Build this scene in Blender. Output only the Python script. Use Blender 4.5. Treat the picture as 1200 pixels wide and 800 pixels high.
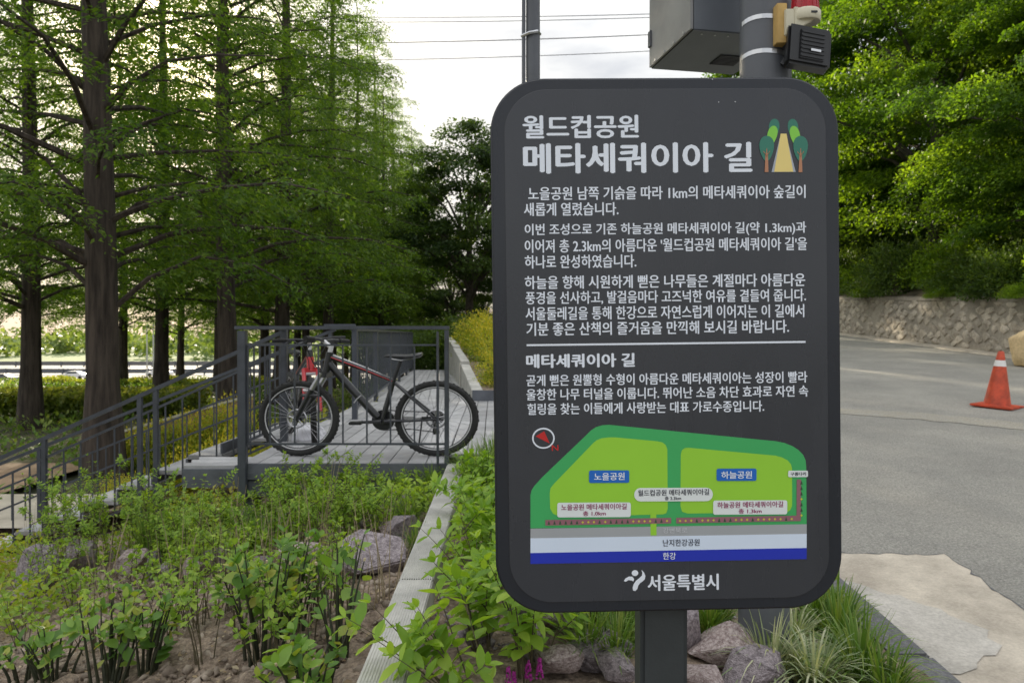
import bpy, bmesh, math, random
import numpy as np
from mathutils import Vector, Matrix, Euler
from mathutils import noise as mnoise
for o in list(bpy.data.objects): bpy.data.objects.remove(o)
SC = bpy.context.scene; COL = SC.collection; R = math.radians

# ------------------------------------------------------------------ camera, sky, sun, exposure
CAMZ = 1.5; F = 867.0; HY = 392.0
cam = bpy.data.objects.new('camera', bpy.data.cameras.new('camera')); COL.objects.link(cam)
cam.data.lens = 26.0; cam.data.sensor_width = 36.0; cam.data.clip_end = 3000; cam.data.clip_start = .05
cam.location = (0, 0, CAMZ); cam.rotation_euler = (R(90) - math.atan(8/F), 0, 0)
cam.data.dof.use_dof = True; cam.data.dof.focus_distance = 1.75; cam.data.dof.aperture_fstop = 9.0
SC.camera = cam
SUN_EL = 18.5; SUN_AZ = 24.8            # degrees up; degrees left of the view direction (+Y)
w = bpy.data.worlds.new('World'); SC.world = w; w.use_nodes = True
nt = w.node_tree; nt.nodes.clear()
def wn(t, **k):
    n = nt.nodes.new(t)
    for a, v in k.items(): setattr(n, a, v)
    return n
out = wn('ShaderNodeOutputWorld'); bg = wn('ShaderNodeBackground')
sky = wn('ShaderNodeTexSky', sky_type='NISHITA', sun_disc=False)
sky.sun_elevation = R(SUN_EL); sky.sun_rotation = R(-SUN_AZ); sky.air_density = 1.2; sky.dust_density = 1.5; sky.ozone_density = 1.0
tc = wn('ShaderNodeTexCoord'); mp = wn('ShaderNodeMapping'); mp.inputs['Scale'].default_value = (1, 1, 3.2)
cl = wn('ShaderNodeTexNoise'); cl.inputs['Scale'].default_value = 2.2; cl.inputs['Detail'].default_value = 7; cl.inputs['Roughness'].default_value = .55
cr = wn('ShaderNodeValToRGB'); cr.color_ramp.elements[0].position = .40; cr.color_ramp.elements[0].color = (2.6, 2.7, 2.95, 1)
cr.color_ramp.elements[1].position = .62; cr.color_ramp.elements[1].color = (5.3, 5.25, 5.05, 1)
mx = wn('ShaderNodeMix', data_type='RGBA'); mx.inputs[0].default_value = .9
nt.links.new(tc.outputs['Generated'], mp.inputs['Vector']); nt.links.new(mp.outputs['Vector'], cl.inputs['Vector'])
nt.links.new(cl.outputs['Fac'], cr.inputs['Fac']); nt.links.new(sky.outputs['Color'], mx.inputs[6]); 
# overcast style gradient, brighter overhead, added to lift the light on the ground
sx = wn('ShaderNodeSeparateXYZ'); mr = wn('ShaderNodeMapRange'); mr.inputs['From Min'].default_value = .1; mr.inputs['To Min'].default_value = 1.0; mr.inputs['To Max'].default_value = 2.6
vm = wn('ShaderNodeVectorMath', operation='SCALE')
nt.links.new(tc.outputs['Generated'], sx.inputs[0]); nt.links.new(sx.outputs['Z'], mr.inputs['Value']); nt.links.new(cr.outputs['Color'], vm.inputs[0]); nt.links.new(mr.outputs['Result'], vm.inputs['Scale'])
# thin cloud glows warm around the low sun
nv = wn('ShaderNodeVectorMath', operation='NORMALIZE'); dv = wn('ShaderNodeVectorMath', operation='DOT_PRODUCT')
dv.inputs[1].default_value = (-math.sin(R(SUN_AZ))*math.cos(R(SUN_EL)), math.cos(R(SUN_AZ))*math.cos(R(SUN_EL)), math.sin(R(SUN_EL)))
nt.links.new(tc.outputs['Generated'], nv.inputs[0]); nt.links.new(nv.outputs[0], dv.inputs[0])
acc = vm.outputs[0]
for ex_, am, cc_ in ((34, 7.0, (1, .84, .56)), (260, 60.0, (1, .80, .48))):
    mxx = wn('ShaderNodeMath', operation='MAXIMUM'); mxx.inputs[1].default_value = 0; pw_ = wn('ShaderNodeMath', operation='POWER'); pw_.inputs[1].default_value = ex_
    sc_ = wn('ShaderNodeVectorMath', operation='SCALE'); sc_.inputs[0].default_value = [c*am for c in cc_]; ad = wn('ShaderNodeVectorMath', operation='ADD')
    nt.links.new(dv.outputs['Value'], mxx.inputs[0]); nt.links.new(mxx.outputs[0], pw_.inputs[0]); nt.links.new(pw_.outputs[0], sc_.inputs['Scale'])
    nt.links.new(acc, ad.inputs[0]); nt.links.new(sc_.outputs[0], ad.inputs[1]); acc = ad.outputs[0]
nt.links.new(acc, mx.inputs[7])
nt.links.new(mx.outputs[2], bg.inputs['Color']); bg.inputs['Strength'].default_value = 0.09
nt.links.new(bg.outputs['Background'], out.inputs['Surface'])
sl = bpy.data.objects.new('sun', bpy.data.lights.new('sun', 'SUN')); COL.objects.link(sl)
sl.data.energy = 5.0; sl.data.angle = R(.6); sl.data.color = (1, .87, .66)
sd = Vector((-math.sin(R(SUN_AZ))*math.cos(R(SUN_EL)), math.cos(R(SUN_AZ))*math.cos(R(SUN_EL)), math.sin(R(SUN_EL))))
sl.rotation_euler = sd.to_track_quat('Z', 'Y').to_euler()
SC.view_settings.view_transform = 'Standard'; SC.view_settings.look = 'None'; SC.view_settings.exposure = 0.9; SC.view_settings.gamma = 1
SC.cycles.max_bounces = 7; SC.cycles.diffuse_bounces = 3; SC.cycles.glossy_bounces = 2; SC.cycles.transmission_bounces = 4; SC.cycles.transparent_max_bounces = 8
SC.cycles.caustics_reflective = False; SC.cycles.caustics_refractive = False

# ------------------------------------------------------------------ helpers
def at(px, py, Y): return Vector(((px-600)/F*Y, Y, CAMZ-(py-HY)/F*Y))
def road_z(Y): return -.08 + .06*Y
def sm(a, b, x):
    t = min(1, max(0, (x-a)/(b-a))); return t*t*(3-2*t)
def low_z(X, Y): return -.8 - 5.4*sm(30, 95, Y)
def bed_z(X, Y):
    z = .33 + .22*min(0, X+.5)
    return max(z, -.75) if X > -5.5 else -.8
def planter_z(X, Y): return .40 - .19*sm(-.3, 1.6, X)
def tag(o, label=None, cat=None, group=None, kind=None):
    for k, v in (('label', label), ('category', cat), ('group', group), ('kind', kind)):
        if v: o[k] = v
    return o
def thing(name, label, cat, loc=(0, 0, 0), rotz=0, group=None):
    o = bpy.data.objects.new(name, None); COL.objects.link(o); o.location = loc; o.rotation_euler = (0, 0, rotz); o.empty_display_size = .1
    return tag(o, label, cat, group)
def link(name, me, mat=None, parent=None, kind=None, loc=None, rot=None, scale=None):
    o = bpy.data.objects.new(name, me); COL.objects.link(o)
    if mat is not None and len(me.materials) == 0: me.materials.append(mat)
    if parent: o.parent = parent
    if kind: o['kind'] = kind
    if loc is not None: o.location = loc
    if rot is not None: o.rotation_euler = rot
    if scale is not None: o.scale = scale
    return o
def copy_tree(o, parent=None):
    c = o.copy(); COL.objects.link(c); c.parent = parent
    for ch in list(o.children): copy_tree(ch, c)
    return c
class MB:
    def __init__(s): s.v = []; s.f = []
    def add(s, vs, fs):
        b = len(s.v); s.v += [tuple(v) for v in vs]; s.f += [tuple(i+b for i in f) for f in fs]; return s
    def box(s, c, d, rot=None, taper=1.0):
        hx, hy, hz = d[0]/2, d[1]/2, d[2]/2
        vs = [Vector((x*hx*(taper if z > 0 else 1), y*hy*(taper if z > 0 else 1), z*hz)) for z in (-1, 1) for x, y in ((-1, -1), (1, -1), (1, 1), (-1, 1))]
        if rot is not None: vs = [rot @ v for v in vs]
        c = Vector(c)
        return s.add([v+c for v in vs], [(3, 2, 1, 0), (4, 5, 6, 7), (0, 1, 5, 4), (1, 2, 6, 5), (2, 3, 7, 6), (3, 0, 4, 7)])
    def tube(s, pts, rad, n=8, cap=True):
        pts = [Vector(p) for p in pts]
        if not isinstance(rad, (list, tuple)): rad = [rad]*len(pts)
        rings = []; up = None
        for i, p in enumerate(pts):
            t = (pts[min(i+1, len(pts)-1)] - pts[max(i-1, 0)]).normalized()
            if up is None: up = Vector((0, 0, 1)) if abs(t.z) < .9 else Vector((1, 0, 0))
            a = t.cross(up).normalized(); up = a.cross(t).normalized()
            rings.append([p + (a*math.cos(2*math.pi*k/n) + up*math.sin(2*math.pi*k/n))*rad[i] for k in range(n)])
        vs = [v for r in rings for v in r]; fs = []
        for i in range(len(pts)-1):
            for k in range(n):
                fs.append((i*n+k, i*n+(k+1) % n, (i+1)*n+(k+1) % n, (i+1)*n+k))
        if cap: fs += [tuple(range(n))[::-1], tuple((len(pts)-1)*n+k for k in range(n))]
        return s.add(vs, fs)
    def torus(s, c, Rm, r, axis='Y', n=40, m=8, arc=None):
        vs = []; fs = []; c = Vector(c)
        for i in range(n):
            a = 2*math.pi*i/n
            for j in range(m):
                b = 2*math.pi*j/m; q = Rm + r*math.cos(b); h = r*math.sin(b)
                v = Vector((q*math.cos(a), h, q*math.sin(a))) if axis == 'Y' else Vector((q*math.cos(a), q*math.sin(a), h))
                vs.append(v+c)
        for i in range(n):
            for j in range(m):
                fs.append((i*m+j, ((i+1) % n)*m+j, ((i+1) % n)*m+(j+1) % m, i*m+(j+1) % m))
        return s.add(vs, fs)
    def lathe(s, prof, c=(0, 0, 0), n=24, rot=None):
        c = Vector(c); vs = []; fs = []
        for r, z in prof:
            for k in range(n):
                v = Vector((r*math.cos(2*math.pi*k/n), r*math.sin(2*math.pi*k/n), z))
                if rot is not None: v = rot @ v
                vs.append(v+c)
        for i in range(len(prof)-1):
            for k in range(n):
                fs.append((i*n+k, i*n+(k+1) % n, (i+1)*n+(k+1) % n, (i+1)*n+k))
        fs += [tuple(range(n))[::-1], tuple((len(prof)-1)*n+k for k in range(n))]
        return s.add(vs, fs)
    def xf(s, M): s.v = [tuple(M @ Vector(v)) for v in s.v]; return s
    def mesh(s, name, mat=None, smooth=False, bevel=0):
        me = bpy.data.meshes.new(name); me.from_pydata(s.v, [], s.f)
        bm = bmesh.new(); bm.from_mesh(me); bmesh.ops.recalc_face_normals(bm, faces=bm.faces[:])
        if bevel: bmesh.ops.bevel(bm, geom=bm.edges[:], offset=bevel, segments=2, affect='EDGES', clamp_overlap=True)
        bm.to_mesh(me); bm.free()
        if smooth:
            for p in me.polygons: p.use_smooth = True
            try: me.set_sharp_from_angle(angle=R(40))
            except Exception: pass
        if mat: me.materials.append(mat)
        return me
    def obj(s, name, mat, parent=None, smooth=False, bevel=0, kind=None, loc=None, rot=None):
        return link(name, s.mesh(name, mat, smooth, bevel), None, parent, kind, loc, rot)
def npmesh(name, V, Fc, mat=None, tint=None, smooth=False):
    """V (n,3) array, Fc (m,k) array of same-size faces."""
    me = bpy.data.meshes.new(name); V = np.ascontiguousarray(V, dtype=np.float32); Fc = np.ascontiguousarray(Fc, dtype=np.int32)
    me.vertices.add(len(V)); me.vertices.foreach_set('co', V.ravel())
    m, k = Fc.shape; me.loops.add(m*k); me.loops.foreach_set('vertex_index', Fc.ravel())
    me.polygons.add(m); me.polygons.foreach_set('loop_start', np.arange(0, m*k, k, dtype=np.int32))
    if smooth: me.polygons.foreach_set('use_smooth', np.ones(m, dtype=bool))
    me.update(calc_edges=True)
    if tint is not None:
        a = me.attributes.new('tint', 'FLOAT', 'POINT'); a.data.foreach_set('value', np.ascontiguousarray(tint, dtype=np.float32))
    if mat: me.materials.append(mat)
    return me
def norm(a): return a/np.maximum(np.linalg.norm(a, axis=1, keepdims=True), 1e-9)
DIA = (np.array([[0, 0, 0], [.42, .5, .06], [1, 0, -.08], [.42, -.5, .06]]), np.array([[0, 1, 2, 3]]))
LEAF = (np.array([[0, 0, 0], [.2, .3, .04], [.55, .5, .03], [1, 0, -.18], [.55, -.5, .03], [.2, -.3, .04], [.5, 0, -.03]]),
        np.array([[0, 6, 1], [1, 6, 2], [2, 6, 3], [3, 6, 4], [4, 6, 5], [5, 6, 0]]))
def scatter(tpl, P, D, N, L, W):
    """leaf shapes placed at P, pointing along D, facing N."""
    tv, tf = tpl; D = norm(D); S = norm(np.cross(N, D)); U = np.cross(D, S)
    L = np.broadcast_to(L, (len(P),)); W = np.broadcast_to(W, (len(P),))
    V = P[:, None, :] + D[:, None, :]*(tv[:, 0][None, :, None]*L[:, None, None]) + S[:, None, :]*(tv[:, 1][None, :, None]*W[:, None, None]) + U[:, None, :]*(tv[:, 2][None, :, None]*L[:, None, None])
    k = len(tv); Fa = tf[None] + (np.arange(len(P))*k)[:, None, None]
    return V.reshape(-1, 3), Fa.reshape(-1, tf.shape[1]), k
def rnd(rs, n): return norm(rs.normal(size=(n, 3)))
def blade_mesh(name, rs, n, h, spread, wid, mat, base=.05, droop=.6, seg=5):
    """arching grass blades, one clump."""
    V = []; Fc = []; T = []
    az = rs.uniform(0, 2*np.pi, n); ln = h*rs.uniform(.55, 1.15, n); sp = spread*rs.uniform(.15, 1, n); b = rs.uniform(0, base, n); tt = rs.uniform(0, 1, n)
    dx, dy = np.cos(az), np.sin(az); t = np.linspace(0, 1, seg)
    for i in range(n):
        r = b[i] + sp[i]*t**1.5; z = ln[i]*(t - droop*(sp[i]/max(spread, .01))*t**2.6)
        px = dx[i]*r; py = dy[i]*r; wv = wid*(1-t**2)*.5 + .0006; a = az[i] + 1.57
        base_i = len(V)
        for j in range(seg):
            V.append((px[j]+math.cos(a)*wv[j], py[j]+math.sin(a)*wv[j], z[j])); V.append((px[j]-math.cos(a)*wv[j], py[j]-math.sin(a)*wv[j], z[j]))
            T += [tt[i], tt[i]]
        for j in range(seg-1): Fc.append((base_i+2*j, base_i+2*j+1, base_i+2*j+3, base_i+2*j+2))
    return npmesh(name, np.array(V), np.array(Fc), mat, np.array(T))

# ------------------------------------------------------------------ materials
MATS = {}
def M(name, c, rough=.6, metal=0, var=.15, scale=6, bump=.0, bscale=60, c2=None, spec=.5, coords='Object', detail=6, lo=.35, hi=.65, coat=0, rand=0, speck=0, sscale=150, rvar=0, stretch=0):
    m = bpy.data.materials.new(name); m.use_nodes = True; t = m.node_tree; b = t.nodes['Principled BSDF']
    b.inputs['Roughness'].default_value = rough; b.inputs['Metallic'].default_value = metal; b.inputs['Specular IOR Level'].default_value = spec
    if coat: b.inputs['Coat Weight'].default_value = coat; b.inputs['Coat Roughness'].default_value = .12
    tcn = t.nodes.new('ShaderNodeTexCoord'); n = t.nodes.new('ShaderNodeTexNoise'); n.inputs['Scale'].default_value = scale; n.inputs['Detail'].default_value = detail
    n.inputs['Roughness'].default_value = .62
    if stretch:
        st_m = t.nodes.new('ShaderNodeMapping'); st_m.inputs['Scale'].default_value = (1, 1, stretch); t.links.new(tcn.outputs[coords], st_m.inputs[0]); vsrc = st_m.outputs[0]
    else: vsrc = tcn.outputs[coords]
    t.links.new(vsrc, n.inputs['Vector'])
    r = t.nodes.new('ShaderNodeValToRGB'); r.color_ramp.elements[0].position = lo; r.color_ramp.elements[1].position = hi
    a = [x*(1-var) for x in c]; d = [min(1, x*(1+var)) for x in c] if c2 is None else c2
    r.color_ramp.elements[0].color = (*a, 1); r.color_ramp.elements[1].color = (*d, 1)
    t.links.new(n.outputs['Fac'], r.inputs['Fac']); src = r.outputs['Color']
    if speck:
        n3 = t.nodes.new('ShaderNodeTexNoise'); n3.inputs['Scale'].default_value = sscale; n3.inputs['Detail'].default_value = 3; n3.inputs['Roughness'].default_value = .8
        m3 = t.nodes.new('ShaderNodeMapRange'); m3.inputs['From Min'].default_value = .3; m3.inputs['From Max'].default_value = .7; m3.inputs['To Min'].default_value = 1-speck; m3.inputs['To Max'].default_value = 1+speck
        v3 = t.nodes.new('ShaderNodeVectorMath'); v3.operation = 'SCALE'
        t.links.new(tcn.outputs[coords], n3.inputs['Vector']); t.links.new(n3.outputs['Fac'], m3.inputs['Value']); t.links.new(src, v3.inputs[0]); t.links.new(m3.outputs['Result'], v3.inputs['Scale']); src = v3.outputs[0]
    if rand:
        oi = t.nodes.new('ShaderNodeObjectInfo'); hs = t.nodes.new('ShaderNodeHueSaturation'); mr = t.nodes.new('ShaderNodeMapRange')
        mr.inputs['To Min'].default_value = 1-rand; mr.inputs['To Max'].default_value = 1+rand
        t.links.new(oi.outputs['Random'], mr.inputs['Value']); t.links.new(mr.outputs['Result'], hs.inputs['Value']); t.links.new(src, hs.inputs['Color']); src = hs.outputs['Color']
    t.links.new(src, b.inputs['Base Color'])
    if bump:
        n2 = t.nodes.new('ShaderNodeTexNoise'); n2.inputs['Scale'].default_value = bscale; n2.inputs['Detail'].default_value = 5
        bp = t.nodes.new('ShaderNodeBump'); bp.inputs['Strength'].default_value = bump; bp.inputs['Distance'].default_value = .02
        t.links.new(vsrc, n2.inputs['Vector']); t.links.new(n2.outputs['Fac'], bp.inputs['Height']); t.links.new(bp.outputs['Normal'], b.inputs['Normal'])
    if rvar:
        n4 = t.nodes.new('ShaderNodeTexNoise'); n4.inputs['Scale'].default_value = 5; n4.inputs['Detail'].default_value = 8; m4 = t.nodes.new('ShaderNodeMapRange'); m4.inputs['From Min'].default_value = .3; m4.inputs['From Max'].default_value = .7
        m4.inputs['To Min'].default_value = rough-rvar; m4.inputs['To Max'].default_value = rough+rvar; mpp = t.nodes.new('ShaderNodeMapping'); mpp.inputs['Scale'].default_value = (3, 3, .6)
        t.links.new(tcn.outputs[coords], mpp.inputs[0]); t.links.new(mpp.outputs[0], n4.inputs['Vector']); t.links.new(n4.outputs['Fac'], m4.inputs['Value']); t.links.new(m4.outputs['Result'], b.inputs['Roughness'])
    MATS[name] = m; return m
def leafmat(name, cols, trans=.4, rough=.5, objrand=False, tw=(1.55, 1.5, .45)):
    m = bpy.data.materials.new(name); m.use_nodes = True; t = m.node_tree; b = t.nodes['Principled BSDF']; o = t.nodes['Material Output']
    b.inputs['Roughness'].default_value = rough; b.inputs['Specular IOR Level'].default_value = .35
    if objrand: at_ = t.nodes.new('ShaderNodeObjectInfo'); src = at_.outputs['Random']
    else: at_ = t.nodes.new('ShaderNodeAttribute'); at_.attribute_name = 'tint'; src = at_.outputs['Fac']
    r = t.nodes.new('ShaderNodeValToRGB'); els = r.color_ramp.elements
    for i, c in enumerate(cols):
        if i == 0: e = els[0]; e.position = 0
        elif i == len(cols)-1: e = els[len(els)-1]; e.position = 1
        else: e = els.new(i/(len(cols)-1))
        e.color = (*c, 1)
    t.links.new(src, r.inputs['Fac']); t.links.new(r.outputs['Color'], b.inputs['Base Color'])
    tr = t.nodes.new('ShaderNodeBsdfTranslucent'); mu = t.nodes.new('ShaderNodeMix'); mu.data_type = 'RGBA'; mu.blend_type = 'MULTIPLY'; mu.inputs[0].default_value = 1; mu.inputs[7].default_value = (*tw, 1)
    mu.clamp_result = False
    t.links.new(r.outputs['Color'], mu.inputs[6]); t.links.new(mu.outputs[2], tr.inputs['Color'])
    ms = t.nodes.new('ShaderNodeMixShader'); ms.inputs[0].default_value = trans
    t.links.new(b.outputs['BSDF'], ms.inputs[1]); t.links.new(tr.outputs['BSDF'], ms.inputs[2]); t.links.new(ms.outputs[0], o.inputs['Surface'])
    return m
m_panel = M('sign_panel_paint', (.034, .037, .046), .27, var=.06, scale=3, bump=.03, bscale=300, spec=.6, rvar=.10)
m_frame = M('sign_frame_paint', (.013, .016, .024), .25, var=.08, scale=5, bump=.03, bscale=300, spec=.55, rvar=.10)
m_post = M('sign_post_paint', (.035, .042, .045), .5, var=.12, scale=12, bump=.05, bscale=200)
m_pole = M('pole_grey_paint', (.10, .108, .125), .45, var=.1, scale=5, bump=.04, bscale=120)
m_rail = M('railing_steel_paint', (.055, .062, .076), .42, var=.18, scale=9, bump=.06, bscale=150)
m_steel = M('bright_steel', (.62, .63, .65), .3, metal=.9, var=.08)
m_galv = M('cabinet_brushed_steel', (.30, .30, .30), .55, metal=.5, var=.12, scale=4)
m_cabpaint = M('cabinet_grey_paint', (.13, .145, .17), .45, var=.1, scale=4)
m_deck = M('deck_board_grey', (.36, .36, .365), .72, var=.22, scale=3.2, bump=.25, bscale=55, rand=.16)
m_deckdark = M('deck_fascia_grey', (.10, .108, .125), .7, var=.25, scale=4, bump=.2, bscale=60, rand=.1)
m_beam = M('weathered_beam', (.46, .45, .42), .78, var=.2, scale=5, bump=.2, bscale=90)
m_bark = M('metasequoia_bark', (.045, .033, .026), .92, var=.5, scale=11, bump=1.0, bscale=22, stretch=.12, c2=(.085, .066, .053))
m_bark2 = M('grey_bark', (.07, .06, .05), .9, var=.4, scale=7, bump=.8, bscale=18)
m_stem = M('brown_stem', (.09, .075, .04), .8, var=.35, scale=30)
m_darkstem = M('pruned_dark_stem', (.035, .04, .02), .7, var=.4, scale=30)
m_dry = M('dry_straw_stem', (.36, .29, .18), .85, var=.25, scale=30)
m_cut = M('cut_wood', (.5, .42, .26), .8, var=.1)
m_soil = M('dry_soil', (.17, .12, .085), .95, var=.35, scale=14, bump=.9, bscale=45, c2=(.34, .265, .2), speck=.45, sscale=60)
m_pebble = M('soil_clod', (.27, .21, .16), .95, var=.45, scale=9, bump=.4, bscale=80, c2=(.42, .35, .28))
m_rock = M('purple_grey_rock', (.25, .21, .225), .85, var=.35, scale=7, bump=.8, bscale=26, c2=(.46, .40, .42), rand=.25, speck=.4, sscale=35)
m_rock2 = M('red_brown_rock', (.27, .185, .175), .85, var=.3, scale=9, bump=.7, bscale=26, c2=(.54, .46, .44), rand=.2, speck=.4, sscale=35)
m_asph = M('asphalt', (.25, .243, .22), .9, var=.08, scale=1.0, bump=.7, bscale=110, c2=(.335, .322, .285), detail=14, lo=.3, hi=.7, speck=.5, sscale=70)
m_conc = M('old_concrete', (.42, .37, .30), .9, var=.16, scale=3.0, bump=.3, bscale=60, c2=(.56, .50, .41), detail=10, speck=.15, sscale=60)
m_conc2 = M('grey_concrete_patch', (.40, .375, .33), .88, var=.12, scale=3, bump=.3, bscale=60, c2=(.52, .49, .44), speck=.2, sscale=50)
m_kerb = M('kerb_granite', (.13, .13, .135), .8, var=.2, scale=40, bump=.3, bscale=120, rand=.12, speck=.35, sscale=120)
m_worn = M('worn_yellow_paint', (.36, .33, .26), .9, var=.2, scale=9, lo=.3, hi=.7, c2=(.29, .28, .25), speck=.5, sscale=70)
m_wallst = M('wall_stone', (.38, .33, .26), .9, var=.25, scale=4, bump=.6, bscale=22, c2=(.54, .48, .39), rand=.2, speck=.2, sscale=20)
m_mortar = M('wall_mortar', (.33, .295, .24), .95, var=.25, scale=.8, bump=.7, bscale=26, speck=.2, sscale=14)
m_tan = M('tan_wall', (.30, .20, .12), .85, var=.2, scale=3, bump=.2, bscale=40)
m_cope = M('pale_coping', (.6, .57, .5), .85, var=.1, scale=6)
m_path = M('pale_path', (.52, .47, .38), .9, var=.12, scale=2, bump=.2, bscale=50)
m_grass = M('rough_grass_ground', (.035, .05, .018), .95, var=.5, scale=.8, bump=.8, bscale=8, c2=(.13, .12, .05), detail=12)
m_far = M('far_meadow', (.10, .16, .045), .95, var=.2, scale=.05, c2=(.14, .2, .06))
m_hill = M('leaf_litter', (.06, .05, .03), .95, var=.4, scale=2, bump=.8, bscale=10, c2=(.13, .10, .06))
m_hw = M('highway_surface', (.38, .36, .32), .9, var=.06, scale=.1)
m_white = M('white_print', (.82, .87, .96), .45, var=.02)
m_cone = M('cone_orange_plastic', (.50, .07, .028), .5, var=.3, scale=7, c2=(.66, .085, .03))
m_refl = M('cone_white_band', (.78, .76, .74), .5, var=.05)
m_black = M('black_plastic', (.018, .019, .022), .4, var=.2, scale=20)
m_rubber = M('tyre_rubber', (.022, .022, .022), .75, var=.2, scale=30)
m_beige = M('beige_plastic', (.62, .58, .44), .45, var=.06)
m_wood = M('yellow_wood', (.55, .36, .12), .65, var=.15, scale=14)
m_bag = M('sack_fabric', (.62, .47, .26), .85, var=.15, scale=20, bump=.4, bscale=60)
m_wbag = M('white_bag', (.75, .75, .8), .6, var=.05)
m_fblack = M('bike_black_paint', (.015, .016, .02), .3, var=.2, coat=.5)
m_fred = M('bike_red_paint', (.55, .02, .03), .3, var=.1, coat=.5)
m_fwhite = M('bike_white_paint', (.7, .7, .72), .3, var=.05, coat=.5)
m_chrome = M('bike_alloy', (.5, .5, .52), .32, metal=.9, var=.1)
m_carw = M('car_white_paint', (.75, .75, .76), .3, var=.03, coat=.6)
m_card = M('car_dark_paint', (.08, .09, .1), .3, var=.1, coat=.6)
m_glass = M('dark_glass', (.02, .025, .03), .08, var=.05)
m_wire = M('power_cable', (.06, .06, .065), .6)
def flat(name, c, rough=.5): return M(name, c, rough, var=.02)
m_red = bpy.data.materials.new('red_lens'); m_red.use_nodes = True
_b = m_red.node_tree.nodes['Principled BSDF']; _b.inputs['Base Color'].default_value = (.6, .02, .03, 1); _b.inputs['Roughness'].default_value = .15; _b.inputs['Transmission Weight'].default_value = .35
L_meta = leafmat('metasequoia_needles', [(.042, .095, .015), (.085, .165, .024), (.18, .275, .04)], .55)
L_dark = leafmat('dark_broad_leaf', [(.03, .065, .016), (.06, .11, .024), (.10, .16, .035)], .45)
L_hill = leafmat('hill_tree_leaf', [(.06, .13, .014), (.12, .22, .018), (.24, .36, .03)], .5)
L_shrub = leafmat('fresh_shrub_leaf', [(.15, .27, .035), (.24, .38, .05), (.36, .49, .08)], .4)
L_weig = leafmat('bright_shrub_leaf', [(.17, .31, .04), (.26, .42, .05), (.38, .53, .08)], .4, objrand=True)
L_weigm = leafmat('bright_shrub_leaf_mass', [(.15, .29, .035), (.24, .40, .05), (.36, .51, .08)], .4)
L_prun = leafmat('round_shrub_leaf', [(.09, .19, .035), (.13, .26, .045), (.17, .31, .05), (.25, .39, .07), (.42, .42, .1)], .35, objrand=True, rough=.38)
L_cover = leafmat('ground_cover_leaf', [(.16, .27, .035), (.27, .38, .05), (.44, .42, .08)], .45)
L_yel = leafmat('yellow_shrub_leaf', [(.09, .17, .025), (.19, .29, .035), (.34, .40, .04), (.62, .52, .05)], .35)
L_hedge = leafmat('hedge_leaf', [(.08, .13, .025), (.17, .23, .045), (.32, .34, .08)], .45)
L_grass = leafmat('grass_blade', [(.08, .16, .03), (.14, .25, .045), (.26, .32, .1)], .35)
L_sedge = leafmat('variegated_sedge_blade', [(.16, .24, .1), (.34, .4, .24), (.62, .62, .45)], .3)
L_farw = leafmat('far_wood_leaf', [(.14, .2, .07), (.2, .27, .1), (.27, .33, .13)], .3)
L_litter = leafmat('dry_leaf', [(.2, .13, .07), (.34, .25, .14), (.45, .38, .26)], .1)

# ------------------------------------------------------------------ the ground
def grid(name, xs, ys, zf, mat, kind='structure', parent=None):
    V = []; nx, ny = len(xs), len(ys)
    for y in ys:
        for x in xs:
            p = zf(x, y); V.append(p if isinstance(p, tuple) else (x, y, p))
    i = np.arange((ny-1)*(nx-1)); r, c = i//(nx-1), i % (nx-1); a = r*nx+c
    me = npmesh(name, np.array(V), np.stack([a, a+1, a+nx+1, a+nx], 1), mat, smooth=True)
    return link(name, me, None, parent, kind)
def fbm(x, y, s, seed=0): return mnoise.fractal(Vector((x*s, y*s, seed)), .8, 2.1, 4)
def steps(*seg):
    o = []
    for a, b, n in seg: o += list(np.linspace(a, b, n, endpoint=False))
    return o + [seg[-1][1]]
def gz(x, y):
    z = low_z(x, y) + .10*fbm(x, y, .35)*(1 if y < 90 else .3)
    if x > -5.5 and y < 9: z = min(z, bed_z(x, y)-.5)
    if x > -3: z = min(z, -.8) - .5
    return z
grid('ground', steps((-900, -60, 14), (-60, -16, 30), (-16, 2, 36), (2, 60, 8), (60, 900, 10)), steps((-60, 0, 6), (0, 14, 40), (14, 40, 50), (40, 110, 30), (110, 1500, 12)), gz, m_grass)
# the asphalt road climbing to the right, with its concrete patch and worn line
KX = 1.71
grid('road', steps((KX, 14, 24)), steps((.6, 60, 60)), lambda x, y: (x, y, road_z(y)), m_asph)
grid('road_behind', steps((-14, 14, 10)), steps((-40, .6, 12)), lambda x, y: (x, y, road_z(y)), m_asph)
def sheet(name, pts, lift, mat, n=3):
    bm = bmesh.new(); vs = [bm.verts.new((x, y, road_z(y)+lift)) for x, y in pts]; bm.faces.new(vs)
    bmesh.ops.triangulate(bm, faces=bm.faces[:]); me = bpy.data.meshes.new(name); bm.to_mesh(me); bm.free()
    for p in me.polygons: p.use_smooth = False
    me.flip_normals() if me.polygons[0].normal.z < 0 else None
    return link(name, me, mat, None, 'structure')
def on_road(px, py):
    k = (py-HY)/F; Y = 1.58/(k+.06); return ((px-600)/F*Y, Y)
def rough_edge(pts, amp, seed):
    rs = random.Random(seed); o = []
    for (x0, y0), (x1, y1) in zip(pts, pts[1:]+pts[:1]):
        n = max(1, int(math.hypot(x1-x0, y1-y0)/.06))
        for i in range(n):
            t = i/n; o.append((x0+(x1-x0)*t+rs.uniform(-amp, amp), y0+(y1-y0)*t+rs.uniform(-amp, amp)))
    return o
pc = [on_road(960, 649), on_road(1050, 650), on_road(1108, 651), on_road(1135, 668), on_road(1160, 688), on_road(1195, 712), on_road(1260, 770), on_road(1330, 860)]
re_ = []; rk = random.Random(3)
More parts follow.
